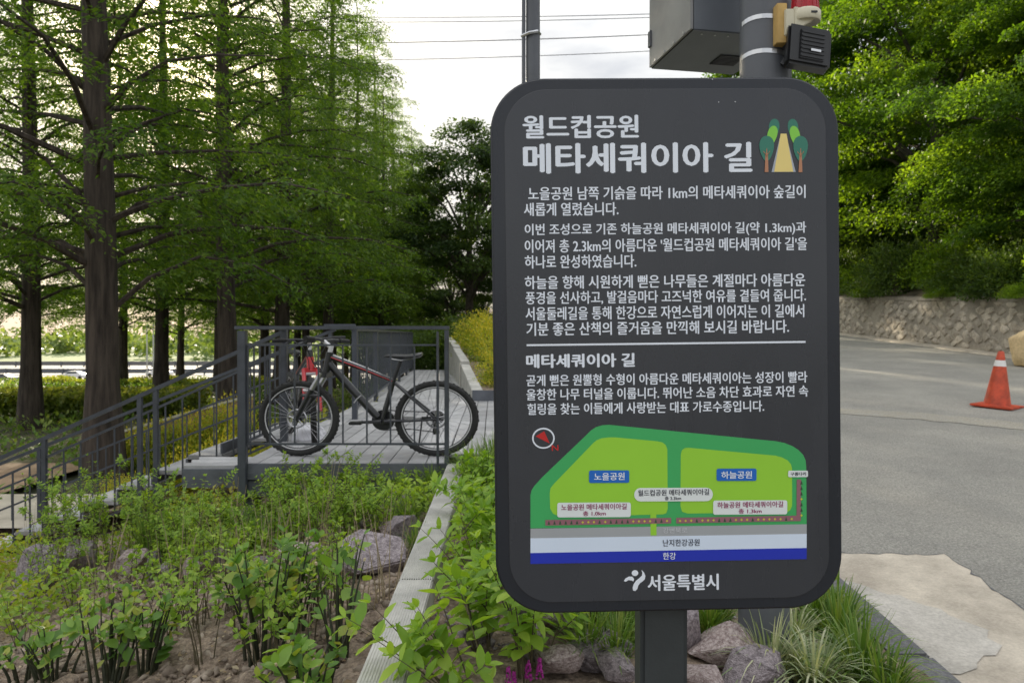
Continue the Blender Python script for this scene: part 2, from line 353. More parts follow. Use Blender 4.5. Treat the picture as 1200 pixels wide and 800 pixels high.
for (x0, y0), (x1, y1) in zip(pc, pc[1:]):
    n_ = max(1, int(math.hypot(x1-x0, y1-y0)/.05))
    for i in range(n_): t = i/n_; re_.append((x0+(x1-x0)*t+rk.uniform(-.02, .02), y0+(y1-y0)*t+rk.uniform(-.02, .02)))
sheet('concrete_patch', [(KX, pc[-1][1]), (KX, pc[0][1])] + [p for p in re_ if p[0] > KX+.03] + [pc[-1]], .004, m_conc)
pg = [on_road(1000, 684), on_road(1025, 690), on_road(1060, 700), on_road(1100, 716), on_road(1150, 738), on_road(1180, 760), on_road(1165, 775), on_road(1145, 790)]
rk = random.Random(8); ck = [(x, y, rk.uniform(.001, .009)) for x, y in re_ if x > KX+.03]
v = []; f = []
for i, (x, y, w_) in enumerate(ck): v += [(x-w_, y-w_, road_z(y)+.0065), (x+w_, y+w_, road_z(y)+.0065)]
for i in range(len(ck)-1): f.append((2*i, 2*i+1, 2*i+3, 2*i+2))
link('joint_crack', MB().add(v, f).mesh('joint_crack', m_kerb), None, None, 'structure')
sheet('grey_cement_patch', rough_edge([(KX+.003, 3.0), (KX+.003, 4.05)] + pg[2:], .03, 5), .008, m_conc2)
sheet('worn_line', rough_edge([on_road(940, 476), on_road(1080, 484), on_road(1300, 505), on_road(1300, 514), on_road(1080, 492), on_road(940, 482)], .03, 7), .005, m_worn)
rs = np.random.RandomState(5)
# kerb of dark granite along the planting bed
kb = thing('kerb', 'dark granite kerb between the planting bed and the asphalt road', 'kerb', (0, 0, 0))
for i in range(14):
    y0 = 1.0 + i*1.0
    if y0 > 12: break
    mb = MB().box((0, 0, 0), (.17, .99, .36)); me = mb.mesh('kerb_stone', m_kerb, bevel=.012)
    o = link('kerb_stone', me, None, kb, loc=(KX-.088+rs.uniform(-.004, .004), y0+.5, road_z(y0+.5)-.18+.10), rot=(math.atan(.06), 0, 0))
# planting bed between the beam and the kerb
BX = lambda y: -.45 - .0143*(y-2.14)                 # left edge of the timber beam
grid('planting_bed_soil', steps((-.36, KX-.165, 60)), steps((.6, 6.4, 110)), lambda x, y: planter_z(x, y) + .035*fbm(x, y, 2.2, 3) + .012*fbm(x, y, 14, 1), m_soil)
WX = lambda y: -.61 - .125*(y-11.2)                  # face of the retaining wall beside the deck
grid('embankment', [0, .03, .1, .2, .3, .4, .5, .6, .7, .8, .9, 1], steps((11.25, 60, 60)), lambda t, y: (WX(min(y, 22))+.16 + t*(KX-.17-WX(min(y, 22))-.16), y, road_z(y)+.02+.05*fbm(t*4, y, .8)), m_soil)
grid('bed_soil_by_deck', steps((.93, KX-.165, 8)), steps((6.35, 11.3, 30)), lambda x, y: (x, y, planter_z(x, y)*(1-sm(6.3, 8, y)) + (road_z(y)+.03)*sm(6.3, 8, y)), m_soil)
grid('embankment_edge', steps((.0, KX-.17, 6)), steps((10.2, 11.3, 3)), lambda x, y: (x, y, .44), m_soil)
# sloping bed of dry soil on the left
grid('garden_soil', steps((-6.2, -3.2, 40), (-3.2, -.44, 130)), steps((1.3, 6.2, 190), (6.2, 9.5, 50)),
     lambda x, y: bed_z(x, y) + .04*fbm(x, y, 1.6, 3) + .028*fbm(x, y, 7, 9) + .012*abs(fbm(x, y, 26, 4)) - (.25 if (x > -2.3 and y > 6.1) else 0), m_soil)
# clods, pebbles and dry leaves lying on the soil
def chunk_mesh(seed, n=10, flat_=.7):
    r_ = random.Random(seed); bm = bmesh.new()
    for _ in range(n):
        v = Vector((r_.gauss(0, 1), r_.gauss(0, 1), r_.gauss(0, 1))).normalized(); v.z *= flat_; bm.verts.new(v)
    bmesh.ops.convex_hull(bm, input=bm.verts[:]); bmesh.ops.delete(bm, geom=[v for v in bm.verts if not v.link_faces], context='VERTS')
    bmesh.ops.triangulate(bm, faces=bm.faces[:]); bm.verts.index_update()
    V = np.array([v.co[:] for v in bm.verts]); Fc = np.array([[v.index for v in f.verts] for f in bm.faces]); bm.free(); return V, Fc
chunks = [chunk_mesh(i) for i in range(6)]
def strew(name, label, n, xr, yr, zf, smin, smax, mat, seed, cat):
    r_ = np.random.RandomState(seed); VV = []; FF = []; b = 0
    for i in range(n):
        x = r_.uniform(*xr); y = r_.uniform(*yr)
        s = smin + (smax-smin)*r_.uniform()**3; V, Fc = chunks[r_.randint(6)]
        a = r_.uniform(0, 6.28); Q = np.array([[math.cos(a), -math.sin(a), 0], [math.sin(a), math.cos(a), 0], [0, 0, 1]])
        VV.append((V*s*np.array([1, r_.uniform(.6, 1), 1])) @ Q.T + np.array([x, y, zf(x, y)+s*.25])); FF.append(Fc+b); b += len(V)
    o = link(name, npmesh(name, np.concatenate(VV), np.concatenate(FF), mat), None, None, 'stuff'); return tag(o, label, cat)
strew('soil_clods', 'crumbs and clods of dry brown soil strewn over the left garden bed', 11000, (-3.6, -.48), (1.8, 5.7), bed_z, .004, .04, m_pebble, 1, 'soil')
strew('pebbles', 'small grey brown pebbles in the planting bed under the sign', 2500, (-.3, 1.5), (2.6, 5.8), planter_z, .006, .03, m_rock, 2, 'pebbles')
def leaf_litter(name, label, n, xr, yr, zf, seed, L=.03):
    r_ = np.random.RandomState(seed); x = r_.uniform(*xr, n); y = r_.uniform(*yr, n); z = np.array([zf(a, b) for a, b in zip(x, y)]) + .012
    D = rnd(r_, n)*np.array([1, 1, .25]); N = rnd(r_, n)*.5 + np.array([0, 0, 1])
    ln = L*r_.uniform(.5, 1.3, n); V, Fc, k = scatter(LEAF, np.stack([x, y, z], 1), D, N, ln, ln*.5)
    tag(link(name, npmesh(name, V, Fc, L_litter, np.repeat(r_.uniform(0, 1, n), k)), None, None, 'stuff'), label, 'leaf litter')
leaf_litter('leaf_litter', 'scattered dry leaves and bark chips on the left garden soil', 2600, (-3.6, -.5), (1.8, 5.7), bed_z, 4, .028)
# tan soil and paved path low down at the left
grid('lower_path', steps((-16, -5.2, 12)), steps((8.4, 10.2, 8)), lambda x, y: (x, y, -.70), m_path)
grid('tan_path', steps((-16, -7.1, 12)), steps((10.2, 12.7, 8)), lambda x, y: (x, y, -.705), m_tan)

# ------------------------------------------------------------------ timber beam edging
bt = thing('timber_beam', 'weathered grey timber beam edging the planting bed beside the sign', 'beam')
yy = [1.0, 3.02, 5.74]
for y0, y1 in zip(yy, yy[1:]):
    v = []
    for z in (.27, .5):
        for (y, dx) in ((y0+.003, 0), (y0+.003, .14), (y1-.003, .14), (y1-.003, 0)): v.append((BX(y)+dx, y, z))
    MB().add(v, [(3, 2, 1, 0), (4, 5, 6, 7), (0, 1, 5, 4), (1, 2, 6, 5), (2, 3, 7, 6), (3, 0, 4, 7)]).obj('beam_section', m_beam, bt, bevel=.006)
# fine ribs along the beam top, running lengthways
rb = MB()
for k in range(14):
    x = .008 + k*.0095
    rb.add([(BX(1.05)+x, 1.05, .4995), (BX(1.05)+x+.005, 1.05, .4995), (BX(5.7)+x+.005, 5.7, .4995), (BX(5.7)+x, 5.7, .4995),
            (BX(1.05)+x+.001, 1.05, .5022), (BX(1.05)+x+.004, 1.05, .5022), (BX(5.7)+x+.004, 5.7, .5022), (BX(5.7)+x+.001, 5.7, .5022)],
           [(4, 5, 6, 7), (0, 1, 5, 4), (2, 3, 7, 6), (1, 2, 6, 5), (3, 0, 4, 7)])
rb.obj('rib', m_beam, bt, kind='stuff')

# ------------------------------------------------------------------ deck of planks
dk = thing('deck', 'grey plank deck where the bicycles stand', 'deck')
def plank(x0, x1, y0, y1, x0b, x1b, z=.5, t=.03, name='plank', mat=None, parent=None):
    v = []
    for zz in (z-t, z): v += [(x0, y0, zz), (x1, y0, zz), (x1b, y1, zz), (x0b, y1, zz)]
    return MB().add(v, [(3, 2, 1, 0), (4, 5, 6, 7), (0, 1, 5, 4), (1, 2, 6, 5), (2, 3, 7, 6), (3, 0, 4, 7)]).obj(name, mat or m_deck, parent or dk, bevel=.003)
nP = 20; pw = .145; XL = -2.12
for i in range(nP+1):
    x0 = XL + i*pw; x1 = x0+pw-.008
    s = lambda x, y: x - .023*(y-5.75)
    ys0 = 5.755 if x1 < -.52 else 6.2
    plank(x0, x1, ys0, 8.55, s(x0, 8.55), s(x1, 8.55), z=.5+rs.uniform(-.0015, .0015))
    plank(s(x0, 8.556), s(x1, 8.556), 8.556, 11.15, s(x0, 11.15), s(x1, 11.15), z=.5+rs.uniform(-.0015, .0015))
for i in range(10):                                   # far stretch, drifting left behind the retaining wall
    a0 = -2.24 + i*.163; b0 = -2.80 + i*.105
    plank(a0, a0+.155, 11.16, 21, b0, b0+.098, z=.5)

for k in range(9): plank(-2.62+0*k, -2.13, 7.13+k*.148, 7.27+k*.148, -2.62, -2.13, z=.498)
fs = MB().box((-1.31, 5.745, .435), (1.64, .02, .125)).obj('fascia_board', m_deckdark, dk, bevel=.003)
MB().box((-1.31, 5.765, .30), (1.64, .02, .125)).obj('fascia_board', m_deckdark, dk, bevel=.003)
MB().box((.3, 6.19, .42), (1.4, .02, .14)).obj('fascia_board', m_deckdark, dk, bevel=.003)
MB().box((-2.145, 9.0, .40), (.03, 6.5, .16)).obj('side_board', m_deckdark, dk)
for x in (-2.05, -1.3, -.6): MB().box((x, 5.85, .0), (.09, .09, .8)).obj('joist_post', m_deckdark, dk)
# step beside the deck
st = thing('wooden_step', 'low grey plank step left of the deck corner post', 'step')
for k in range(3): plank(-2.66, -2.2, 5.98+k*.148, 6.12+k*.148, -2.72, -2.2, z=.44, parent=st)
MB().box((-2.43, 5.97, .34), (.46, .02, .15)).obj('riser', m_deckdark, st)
# retaining wall beside the deck
rw = thing('planter_wall', 'low board faced retaining wall right of the deck under yellow shrubs', 'wall')
def wall_seg(y0, y1, z0, z1, nm='wall_panel', mat=m_beam, t=.17):
    v = [(WX(y0), y0, .47), (WX(y0)+t, y0, .47), (WX(y1)+t, y1, .47), (WX(y1), y1, .47), (WX(y0), y0, z0), (WX(y0)+t, y0, z0), (WX(y1)+t, y1, z1), (WX(y1), y1, z1)]
    return MB().add(v, [(3, 2, 1, 0), (4, 5, 6, 7), (0, 1, 5, 4), (1, 2, 6, 5), (2, 3, 7, 6), (3, 0, 4, 7)]).obj(nm, mat, rw, bevel=.006)
wall_seg(11.2, 14.2, .66, .93); wall_seg(14.22, 17.4, .99, 1.18); wall_seg(17.42, 21.5, 1.22, 1.42)
MB().box((WX(14.2)-.012, 14.2, .72), (.02, .10, .46)).obj('joint_strip', m_cope, rw)
MB().box((.65, 11.17, .575), (2.5, .05, .17)).obj('end_board', m_deckdark, rw, bevel=.004)

# ------------------------------------------------------------------ railings
def bar(a, b, r_, n=8): return MB().tube([a, b], r_, n)
def boxbar(a, b, wx, wy):
    a, b = Vector(a), Vector(b); d = b-a; L = d.length
    q = d.to_track_quat('Z', 'Y').to_matrix(); return MB().box((a+b)/2, (wx, wy, L), q)
dr = thing('deck_railing', 'grey steel railing with thin upright bars in front of the bicycles', 'railing')
FY = 5.72
MB().box((-2.085, FY, .88), (.062, .062, 1.3)).obj('post', m_rail, dr, bevel=.003)
MB().box((-.505, FY+.0, .90), (.034, .04, 1.27)).obj('post', m_rail, dr, bevel=.003)
MB().box((-.575, FY, .90), (.018, .03, 1.25)).obj('post', m_rail, dr, bevel=.002)
boxbar((-2.14, FY, 1.553), (-.485, FY, 1.553), .05, .028).obj('top_rail', m_rail, dr, bevel=.003)
boxbar((-2.06, FY-.005, 1.42), (-.575, FY-.005, 1.42), .012, .014).obj('rail', m_rail, dr)
boxbar((-2.05, FY-.005, .655), (-.52, FY-.005, .655), .014, .016).obj('rail', m_rail, dr)
for px in (290, 316, 345, 373, 401.6, 429.7, 457.5, 485.5):
    x = (px-600)/F*FY; boxbar((x, FY, .66), (x, FY, 1.42), .012, .012).obj('picket', m_rail, dr)
# side railing back to the second post
P2 = Vector((-2.14, 6.94, 0)); P1 = Vector((-2.09, FY, 0))
sr = thing('side_railing', 'short grey railing along the left deck edge behind the corner post', 'railing')
MB().box((P2.x, P2.y, 1.0), (.062, .062, 1.15)).obj('post', m_rail, sr, bevel=.003)
for z, wd in ((1.553, .045), (1.42, .014), (.655, .014)):
    boxbar((P1.x-.01, P1.y+.04, z), (P2.x, P2.y-.035, z), wd, .02).obj('rail', m_rail, sr)
for k in range(1, 8):
    t = k/8; q = P1.lerp(P2, t); boxbar((q.x, q.y, .66), (q.x, q.y, 1.42), .012, .012).obj('picket', m_rail, sr)
# stair railings going down to the left
def stair_rail(name, label, y, x0, x1, ztop, slope, gaps, posts, pick, r_=.02, yaw=0):
    t = thing(name, label, 'railing')
    zf = lambda x: ztop + (x-x0)*slope*(1)
    yf = lambda x: y + yaw*(x-x0)
    boxbar((x0, yf(x0), zf(x0)), (x1, yf(x1), zf(x1)), .045, .035).obj('handrail', m_rail, t)
    for g in gaps: boxbar((x0, yf(x0), zf(x0)-g), (x1, yf(x1), zf(x1)-g), .022, .022).obj('rail', m_rail, t)
    for x in posts: boxbar((x, yf(x), zf(x)-1.25), (x, yf(x), zf(x)-.01), .04, .04).obj('post', m_rail, t)
    x = x0-pick
    while x > x1:
        boxbar((x, yf(x), zf(x)-gaps[-1]), (x, yf(x), zf(x)-gaps[0]), .012, .012).obj('picket', m_rail, t); x -= pick
    return t
stair_rail('stair_railing', 'grey stair railing sloping down to the left from the deck, nearer one', 6.95, P2.x, -5.3, 1.53, .445, (.185, 1.0), (-3.35, -3.5, -4.4), .16)
P3 = Vector((-1.84, 8.75, 0))
stair_rail('stair_railing', 'grey stair railing sloping down to the left from the deck, farther one', 8.75, P3.x-.25, -7.0, 1.56, .40, (.30, .55, 1.0), (-2.15, -3.2, -4.4, -5.6), .16)
# stairs themselves
stt = thing('staircase', 'grey plank stairs going down left between the two stair railings', 'stairs')
for k in range(9):
    x = -2.75 - k*.33; z = .5-.145*(k+1)
    plank(x-.33, x-.005, 7.02, 8.7, x-.33, x-.005, z=z, t=.04, name='tread', parent=stt)
    MB().box((x-.012, 7.86, z+.06), (.02, 1.68, .10)).obj('riser', m_deckdark, stt)
# back railing along the far left edge of the deck
br = thing('back_railing', 'dense grey railing along the far left edge of the deck walkway', 'railing')
Q0, Q1 = Vector((P3.x-.02, 8.75, 0)), Vector((-2.78, 20.5, 0))
boxbar((Q0.x-.35, 8.7, 1.60), (Q0.x+.02, 8.7, 1.60), .03, .05).obj('rail', m_rail, br)
for z, wd in ((1.56, .045), (.62, .02)): boxbar((Q0.x, Q0.y, z), (Q1.x, Q1.y, z), wd, .03).obj('rail', m_rail, br)
for k in range(6):
    q = Q0.lerp(Q1, k/5); MB().box((q.x, q.y, 1.03), (.06, .06, 1.06)).obj('post', m_rail, br)
pme = MB().box((0, 0, 0), (.012, .012, .94)).mesh('picket', m_rail)
for k in range(1, 70):
    q = Q0.lerp(Q1, k/70); link('picket', pme, None, br, loc=(q.x, q.y, 1.09))
# tan retaining wall with pale coping behind the stairs
tw = thing('retaining_wall', 'low tan retaining wall with pale coping behind the nearest trunks and stair railings', 'wall')
WYY = 13.4
A = at(-60, 545, WYY); B = at(85, 519, WYY); C = at(295, 464, WYY)
for (a, b) in ((at(128, 511, WYY), C),):
    v = [(a.x, WYY, -1.1), (b.x, WYY, -1.1), (b.x, WYY+.15, -1.1), (a.x, WYY+.15, -1.1), (a.x, WYY, a.z), (b.x, WYY, b.z), (b.x, WYY+.15, b.z), (a.x, WYY+.15, a.z)]
    MB().add(v, [(3, 2, 1, 0), (4, 5, 6, 7), (0, 1, 5, 4), (1, 2, 6, 5), (2, 3, 7, 6), (3, 0, 4, 7)]).obj('wall_panel', m_tan, tw)
    a2, b2 = a+Vector((0, .07, .02)), b+Vector((0, .07, .02)); boxbar(a2, b2, .2, .045).obj('coping', m_cope, tw, bevel=.005)

# ------------------------------------------------------------------ hill, masonry wall
WXX = 11.9
def wtop(y): return 2.34 + .052*(y-16.7)
def hz(x, y):
    d = x-WXX
    return wtop(max(8, min(y, 60))) - .05 + .42*max(0, d)**.96*(1 if d < 20 else (20/d)**.5) + .25*fbm(x, y, .25, 2)*min(1, d)
grid('hillside', steps((WXX+.1, 18, 22), (18, 60, 20), (60, 300, 6)), steps((4, 40, 50), (40, 160, 20)), hz, m_hill)
mw = thing('masonry_wall', 'grey brown stone retaining wall under the hill across the road', 'wall')
def wallpt(y, s, out=0):                              # y along the wall, s 0..1 up; slight batter
    z0 = road_z(y)-.02; z1 = wtop(y); lean = .16
    return Vector((WXX - .02 + s*lean - out, y, z0 + s*(z1-z0)))
v = []; f = []; ys = list(np.linspace(10, 40, 61))
for y in ys: v += [wallpt(y, 0), wallpt(y, 1), wallpt(y, 1)+Vector((.35, 0, 0))]
for i in range(len(ys)-1):
    for k in range(2): f.append((3*i+k, 3*i+k+1, 3*i+4+k, 3*i+3+k))
MB().add(v, f).obj('mortar_face', m_mortar, mw)
v = []; f = []                                        # cast cap along the top
for y in ys:
    p = wallpt(y, .93, .03); q = wallpt(y, 1.0, .03); q.z += .02; v += [p, q, q+Vector((.4, 0, 0)), p+Vector((.06, 0, 0))]
for i in range(len(ys)-1):
    for k in range(3): f.append((4*i+k, 4*i+k+1, 4*i+5+k, 4*i+4+k))
MB().add(v, f).obj('wall_cap', m_mortar, mw)
rr = random.Random(11); nst = 0
row = 0; s = .10
dy, ds = .46, .118
while s < .90:
    y = 14.4 + (row % 2)*dy/2
    while y < 29.5:
        yc = y + rr.uniform(-.10, .10); sc = s + rr.uniform(-.026, .026)
        ry = dy*.5*rr.uniform(.70, 1.05); rsv = ds*1.0*rr.uniform(.66, 1.0)
        if rr.random() < .86 and nst < 298:
            n = rr.choice((5, 6, 6)); a0 = rr.uniform(-.2, .2); sh = rr.uniform(-.1, .25); outer = []; inner = []
            base = [(0, -1), (.85, -.25), (.9, .2), (.1, 1), (-.85, .3), (-.9, -.2)] if n == 6 else [(0, -1), (.95, -.1), (.5, .8), (-.5, .85), (-.95, 0)]
            for (a, b) in base:
                a += rr.uniform(-.2, .2) + sh*b; b += rr.uniform(-.18, .18)
                outer.append(wallpt(yc + a*ry, max(.01, min(.93, sc+b*rsv)), -.02)); inner.append(wallpt(yc + a*ry*.82, max(.012, min(.925, sc+b*rsv*.82)), rr.uniform(.015, .045)))
            k = len(base); cpt = wallpt(yc+rr.uniform(-.04, .04), sc, rr.uniform(.03, .06))
            mb = MB().add(outer+inner+[cpt], [(i, (i+1) % k, k+(i+1) % k, k+i) for i in range(k)] + [(k+i, k+(i+1) % k, 2*k) for i in range(k)])
            mb.obj('stone', m_wallst, mw); nst += 1
        y += dy
    s += ds*.96; row += 1
# gutter lip at the wall foot
v = []; f = []
for y in ys: v += [(WXX-.42, y, road_z(y)+.006), (WXX-.40, y, road_z(y)+.045), (WXX-.03, y, road_z(y)+.06)]
for i in range(len(ys)-1):
    for k in range(2): f.append((3*i+k, 3*i+3+k, 3*i+4+k, 3*i+k+1))
link('gutter_strip', MB().add(v, f).mesh('gutter_strip', m_conc), None, None, 'structure')

# ------------------------------------------------------------------ highway beyond the trees
HZ = -6.15
grid('highway', steps((-420, 60, 10)), steps((104, 190, 4)), lambda x, y: (x, y, HZ+.02), m_hw)
gr = thing('guard_rail', 'grey guard rail and noise barrier along the far highway', 'barrier')
for yv, z0, z1, mt in ((141, .3, 1.2, m_pole), (176, .3, 1.3, m_kerb)):
    MB().box((-120, yv, HZ+(z0+z1)/2), (330, .3, z1-z0)).obj('barrier_panel', mt, gr)
    for k in range(60): MB().box((-280+k*5.4, yv-.2, HZ+z1/2), (.25, .2, z1+.1)).obj('barrier_post', m_pole, gr)
grid('riverside_meadow', steps((-900, 200, 8)), steps((192, 420, 4)), lambda x, y: (x, y, HZ+.05+(y-192)*.012), m_far)

# ------------------------------------------------------------------ the park sign
SY = 1.48; SP = SY/F; TH = R(.7); SCX, SCY = 782.6, 404.3
sign = thing('information_sign', 'dark grey park information board with white lettering and green map on a square post', 'sign', at(SCX, SCY, SY))
sign.rotation_euler = (0, -TH, R(1.2))
def L2(px, py):
    dx, dy = px-SCX, -(py-SCY); return ((dx*math.cos(TH)+dy*math.sin(TH))*SP, (-dx*math.sin(TH)+dy*math.cos(TH))*SP)
def rrect(hw, hh, r_, n=12, cx=0, cz=0):
    p = []
    for (sx, sz, a0) in ((1, 1, 0), (-1, 1, 90), (-1, -1, 180), (1, -1, 270)):
        for k in range(n+1):
            a = R(a0+90*k/n); p.append((cx+sx*(hw-r_)+r_*math.cos(a), cz+sz*(hh-r_)+r_*math.sin(a)))
    return p
def slab(name, pts, y0, y1, mat, parent=sign, bevel=0):
    k = len(pts); v = [(x, y0, z) for x, z in pts] + [(x, y1, z) for x, z in pts]
    f = [tuple(range(k)), tuple(range(k, 2*k))[::-1]] + [(i, k+i, k+(i+1) % k, (i+1) % k) for i in range(k)]
    me = MB().add(v, f).mesh(name, mat)
    if bevel:
        bm = bmesh.new(); bm.from_mesh(me)
        es = [e for e in bm.edges if any(len(fc.verts) > 8 for fc in e.link_faces)]
        bmesh.ops.bevel(bm, geom=es, offset=bevel, segments=3, affect='EDGES'); bm.to_mesh(me); bm.free()
        for p in me.polygons: p.use_smooth = len(p.vertices) <= 8
    return link(name, me, None, parent)
slab('frame', rrect(204.8*SP, 312.6*SP, 63*SP, 16), 0, .036, m_frame, bevel=.004)
slab('panel', rrect(188.5*SP, 299*SP, 50*SP, 16), -.0022, .001, m_panel, bevel=.0006)
pz = -CAMZ + (CAMZ - .0)                      # post runs into the ground
post = MB().box((0, 0, 0), (.098, .075, 1.55)).obj('post', m_post, sign, bevel=.009)
post.rotation_euler = (0, TH, 0); post.location = (.0 + (778.5-SCX)*SP, .075, -.85)
MB().box((0, 0, 0), (.30, .012, .5)).obj('back_plate', m_post, sign, loc=((778.5-SCX)*SP, .0425, -.2))
for sx in (-1, 1):
    MB().lathe([(.006, 0), (.006, .004), (.003, .006)], n=10, rot=Matrix.Rotation(R(90), 3, 'X')).obj('bolt', m_post, sign, loc=((778.5-SCX)*SP+sx*.12, .05, -.1))
PM = {}
def pm(name, c, rough=.45):
    if name not in PM: PM[name] = flat('print_'+name, c, rough)
    return PM[name]
white = m_white
LAY = [0]
def shape(name, pts_px, mat, lift):
    pts = [L2(*p) for p in pts_px]; bm = bmesh.new(); vs = [bm.verts.new((x, -.0022-lift*.00025, z)) for x, z in pts]
    f_ = bm.faces.new(vs); bm.normal_update()
    if f_.normal.y > 0: f_.normal_flip()
    bmesh.ops.triangulate(bm, faces=bm.faces[:]); me = bpy.data.meshes.new(name); bm.to_mesh(me); bm.free()
    return link(name, me, mat, sign)
def pxround(x0, y0, x1, y1, r_, n=5):
    cx, cy = (x0+x1)/2, (y0+y1)/2; return rrect((x1-x0)/2, (y1-y0)/2, r_, n, cx, cy)
def letters(txt, x0, y0, x1, h, mat=white, lift=1, bold=.018, y1=None, name='lettering'):
    """one printed line: left end x0, right end x1, vertical centre y0 (left) .. y1 (right), glyph height h, in photo pixels on the board"""
    y1 = y0 if y1 is None else y1
    cu = bpy.data.curves.new('lettering', 'FONT'); cu.body = txt; cu.size = 1; cu.resolution_u = 3; cu.fill_mode = 'FRONT'
    o = bpy.data.objects.new('tmp', cu); COL.objects.link(o); bpy.context.view_layer.update()
    me = bpy.data.meshes.new_from_object(o.evaluated_get(bpy.context.evaluated_depsgraph_get())); bpy.data.objects.remove(o)
    co = np.zeros(len(me.vertices)*3, dtype=np.float32); me.vertices.foreach_get('co', co); co = co.reshape(-1, 3)
    mn, mx_ = co.min(0), co.max(0); u = (co[:, 0]-mn[0])/(mx_[0]-mn[0]); v_ = (co[:, 1]-mn[1])/(mx_[1]-mn[1])
    a = np.array(L2(x0, y0)); b = np.array(L2(x1, y1)); c = (a+b)/2
    w_ = abs(b[0]-a[0]); co2 = np.stack([a[0]+u*w_, np.full(len(u), -.0022-lift*.00025), c[1]+(v_-.5)*h*SP], 1)
    ex = (mx_[0]-mn[0])/max(.01, w_); me.update(); me.materials.clear(); bm = bmesh.new(); bm.from_mesh(me); bmesh.ops.triangulate(bm, faces=bm.faces[:]); bm.verts.index_update()
    Fc = np.array([[v.index for v in f.verts] for f in bm.faces]); bm.free(); bpy.data.meshes.remove(me); d_ = bold*.62/ex; VV = []; FF = []
    # the strokes thickened by printing the line again a hair to each side
    for q_, (ox, oz) in enumerate(((0, 0), (-d_, 0), (d_, 0), (0, d_*.55), (0, -d_*.55))):
        VV.append(co2+np.array([ox, -.00004*q_, oz])); FF.append(Fc+q_*len(co2))
    return link(name, npmesh(name, np.concatenate(VV), np.concatenate(FF), mat), None, sign)
letters('월드컵공원', 613, 150.5, 747, 26, bold=.05, y1=150)
letters('메타세쿼이아 길', 614, 187, 880, 34, bold=.052, y1=185)
P_ = [('노을공원 남쪽 기슭을 따라 1km의 메타세쿼이아 숲길이', 619, 229, 944, 223.5), ('새롭게 열렸습니다.', 614, 246.5, 724, 245.5),
      ('이번 조성으로 기존 하늘공원 메타세쿼이아 길(약 1.3km)과', 615, 271, 945, 267), ("이어져 총 2.3km의 아름다운 '월드컵공원 메타세쿼이아 길'을", 615, 289.5, 946, 285),
      ('하나로 완성하였습니다.', 615, 307.5, 745, 306), ('하늘을 향해 시원하게 뻗은 나무들은 계절마다 아름다운', 615, 331.5, 944, 327.5),
      ('풍경을 선사하고, 발걸음마다 고즈넉한 여유를 곁들여 줍니다.', 616, 349.5, 945, 346), ('서울둘레길을 통해 한강으로 자연스럽게 이어지는 이 길에서', 616, 367.5, 943, 364),
      ('기분 좋은 산책의 즐거움을 만끽해 보시길 바랍니다.', 617, 385.5, 925, 382.5),
      ('곧게 뻗은 원뿔형 수형이 아름다운 메타세쿼이아는 성장이 빨라', 617, 445, 947, 442), ('울창한 나무 터널을 이룹니다. 뛰어난 소음 차단 효과로 자연 속', 617, 461.5, 948, 458.5),
      ('힐링을 찾는 이들에게 사랑받는 대표 가로수종입니다.', 618, 478.5, 896, 476)]
for i, (s_, a, b, c, d) in enumerate(P_): letters(s_, a, b, c, 15.2 if i < 9 else 13.2, bold=.036, y1=d)
letters('메타세쿼이아 길', 617, 423, 743, 15.5, bold=.06, y1=421.5)
shape('rule', [(617, 403.2), (945, 399.4), (945, 401.6), (617, 405.4)], white, 1)
# the park map
g1 = pm('map_green', (.05, .42, .12)); g2 = pm('map_lime', (.32, .66, .04)); gy = pm('map_grey', (.38, .40, .42)); wb = pm('map_pale', (.70, .80, .95)); bl = pm('map_blue', (.012, .03, .46))
mv = pm('map_mauve', (.30, .13, .16)); lb = pm('label_blue', (.01, .14, .55)); lw = pm('label_white', (.78, .83, .83)); ink = pm('ink_dark', (.03, .03, .05)); mag = pm('ink_mauve', (.30, .03, .12)); rd = pm('red', (.55, .02, .02))
dg = pm('tiny_tree', (.03, .08, .04)); yl = pm('tiny_yellow', (.6, .6, .05)); lg = pm('pale_ink', (.6, .62, .65))
shape('map_shape', [(621.5, 618), (621.5, 579), (622.8, 573.5), (626, 568.5), (634.5, 559), (686, 510), (692, 504), (698, 500), (705.5, 497.8), (713.5, 497.3), (800, 506), (909.3, 517), (920, 519), (930, 523), (937, 527.5), (942.4, 533), (945.4, 539.5), (946.3, 547.5), (947, 615)], g1, 1)
shape('map_shape', [(644.5, 595), (644, 577), (645, 571), (649, 566), (694.8, 518.7), (699, 515.2), (705, 513), (713, 512), (721, 512), (770, 516.7), (776, 518), (780, 521), (782, 526), (782.6, 596), (781, 601), (777, 602.4), (657, 605), (648, 601)], g2, 2)
shape('map_shape', [(797.6, 593), (797.8, 533), (799, 527.5), (802.5, 524.8), (807, 524.4), (909.7, 534), (917.5, 536.2), (924, 539.5), (928, 544), (929.5, 549.5), (929.6, 593), (927.5, 598), (924, 600.6), (806, 601.6), (799.5, 599.5)], g2, 2)
shape('map_band', [(621.5, 618.3), (947, 614.8), (947, 626.2), (621.5, 629.6)], gy, 3)
shape('map_band', [(621.5, 629.6), (947, 626.2), (947, 642.8), (621.5, 646.8)], wb, 3)
shape('map_band', [(621.5, 646.8), (947, 642.8), (947, 656), (621.5, 659.6)], bl, 3)
shape('map_band', [(762, 598), (769, 598), (769.5, 627), (762.3, 627)], g2, 4)
shape('map_band', [(638.8, 608.2), (786.6, 606.4), (786.6, 613), (638.8, 614.6)], mv, 5)
shape('map_band', [(792.5, 606.4), (934.8, 604.6), (934.8, 562), (940, 562), (940, 611), (792.5, 613)], mv, 5)
tr_ = random.Random(4)
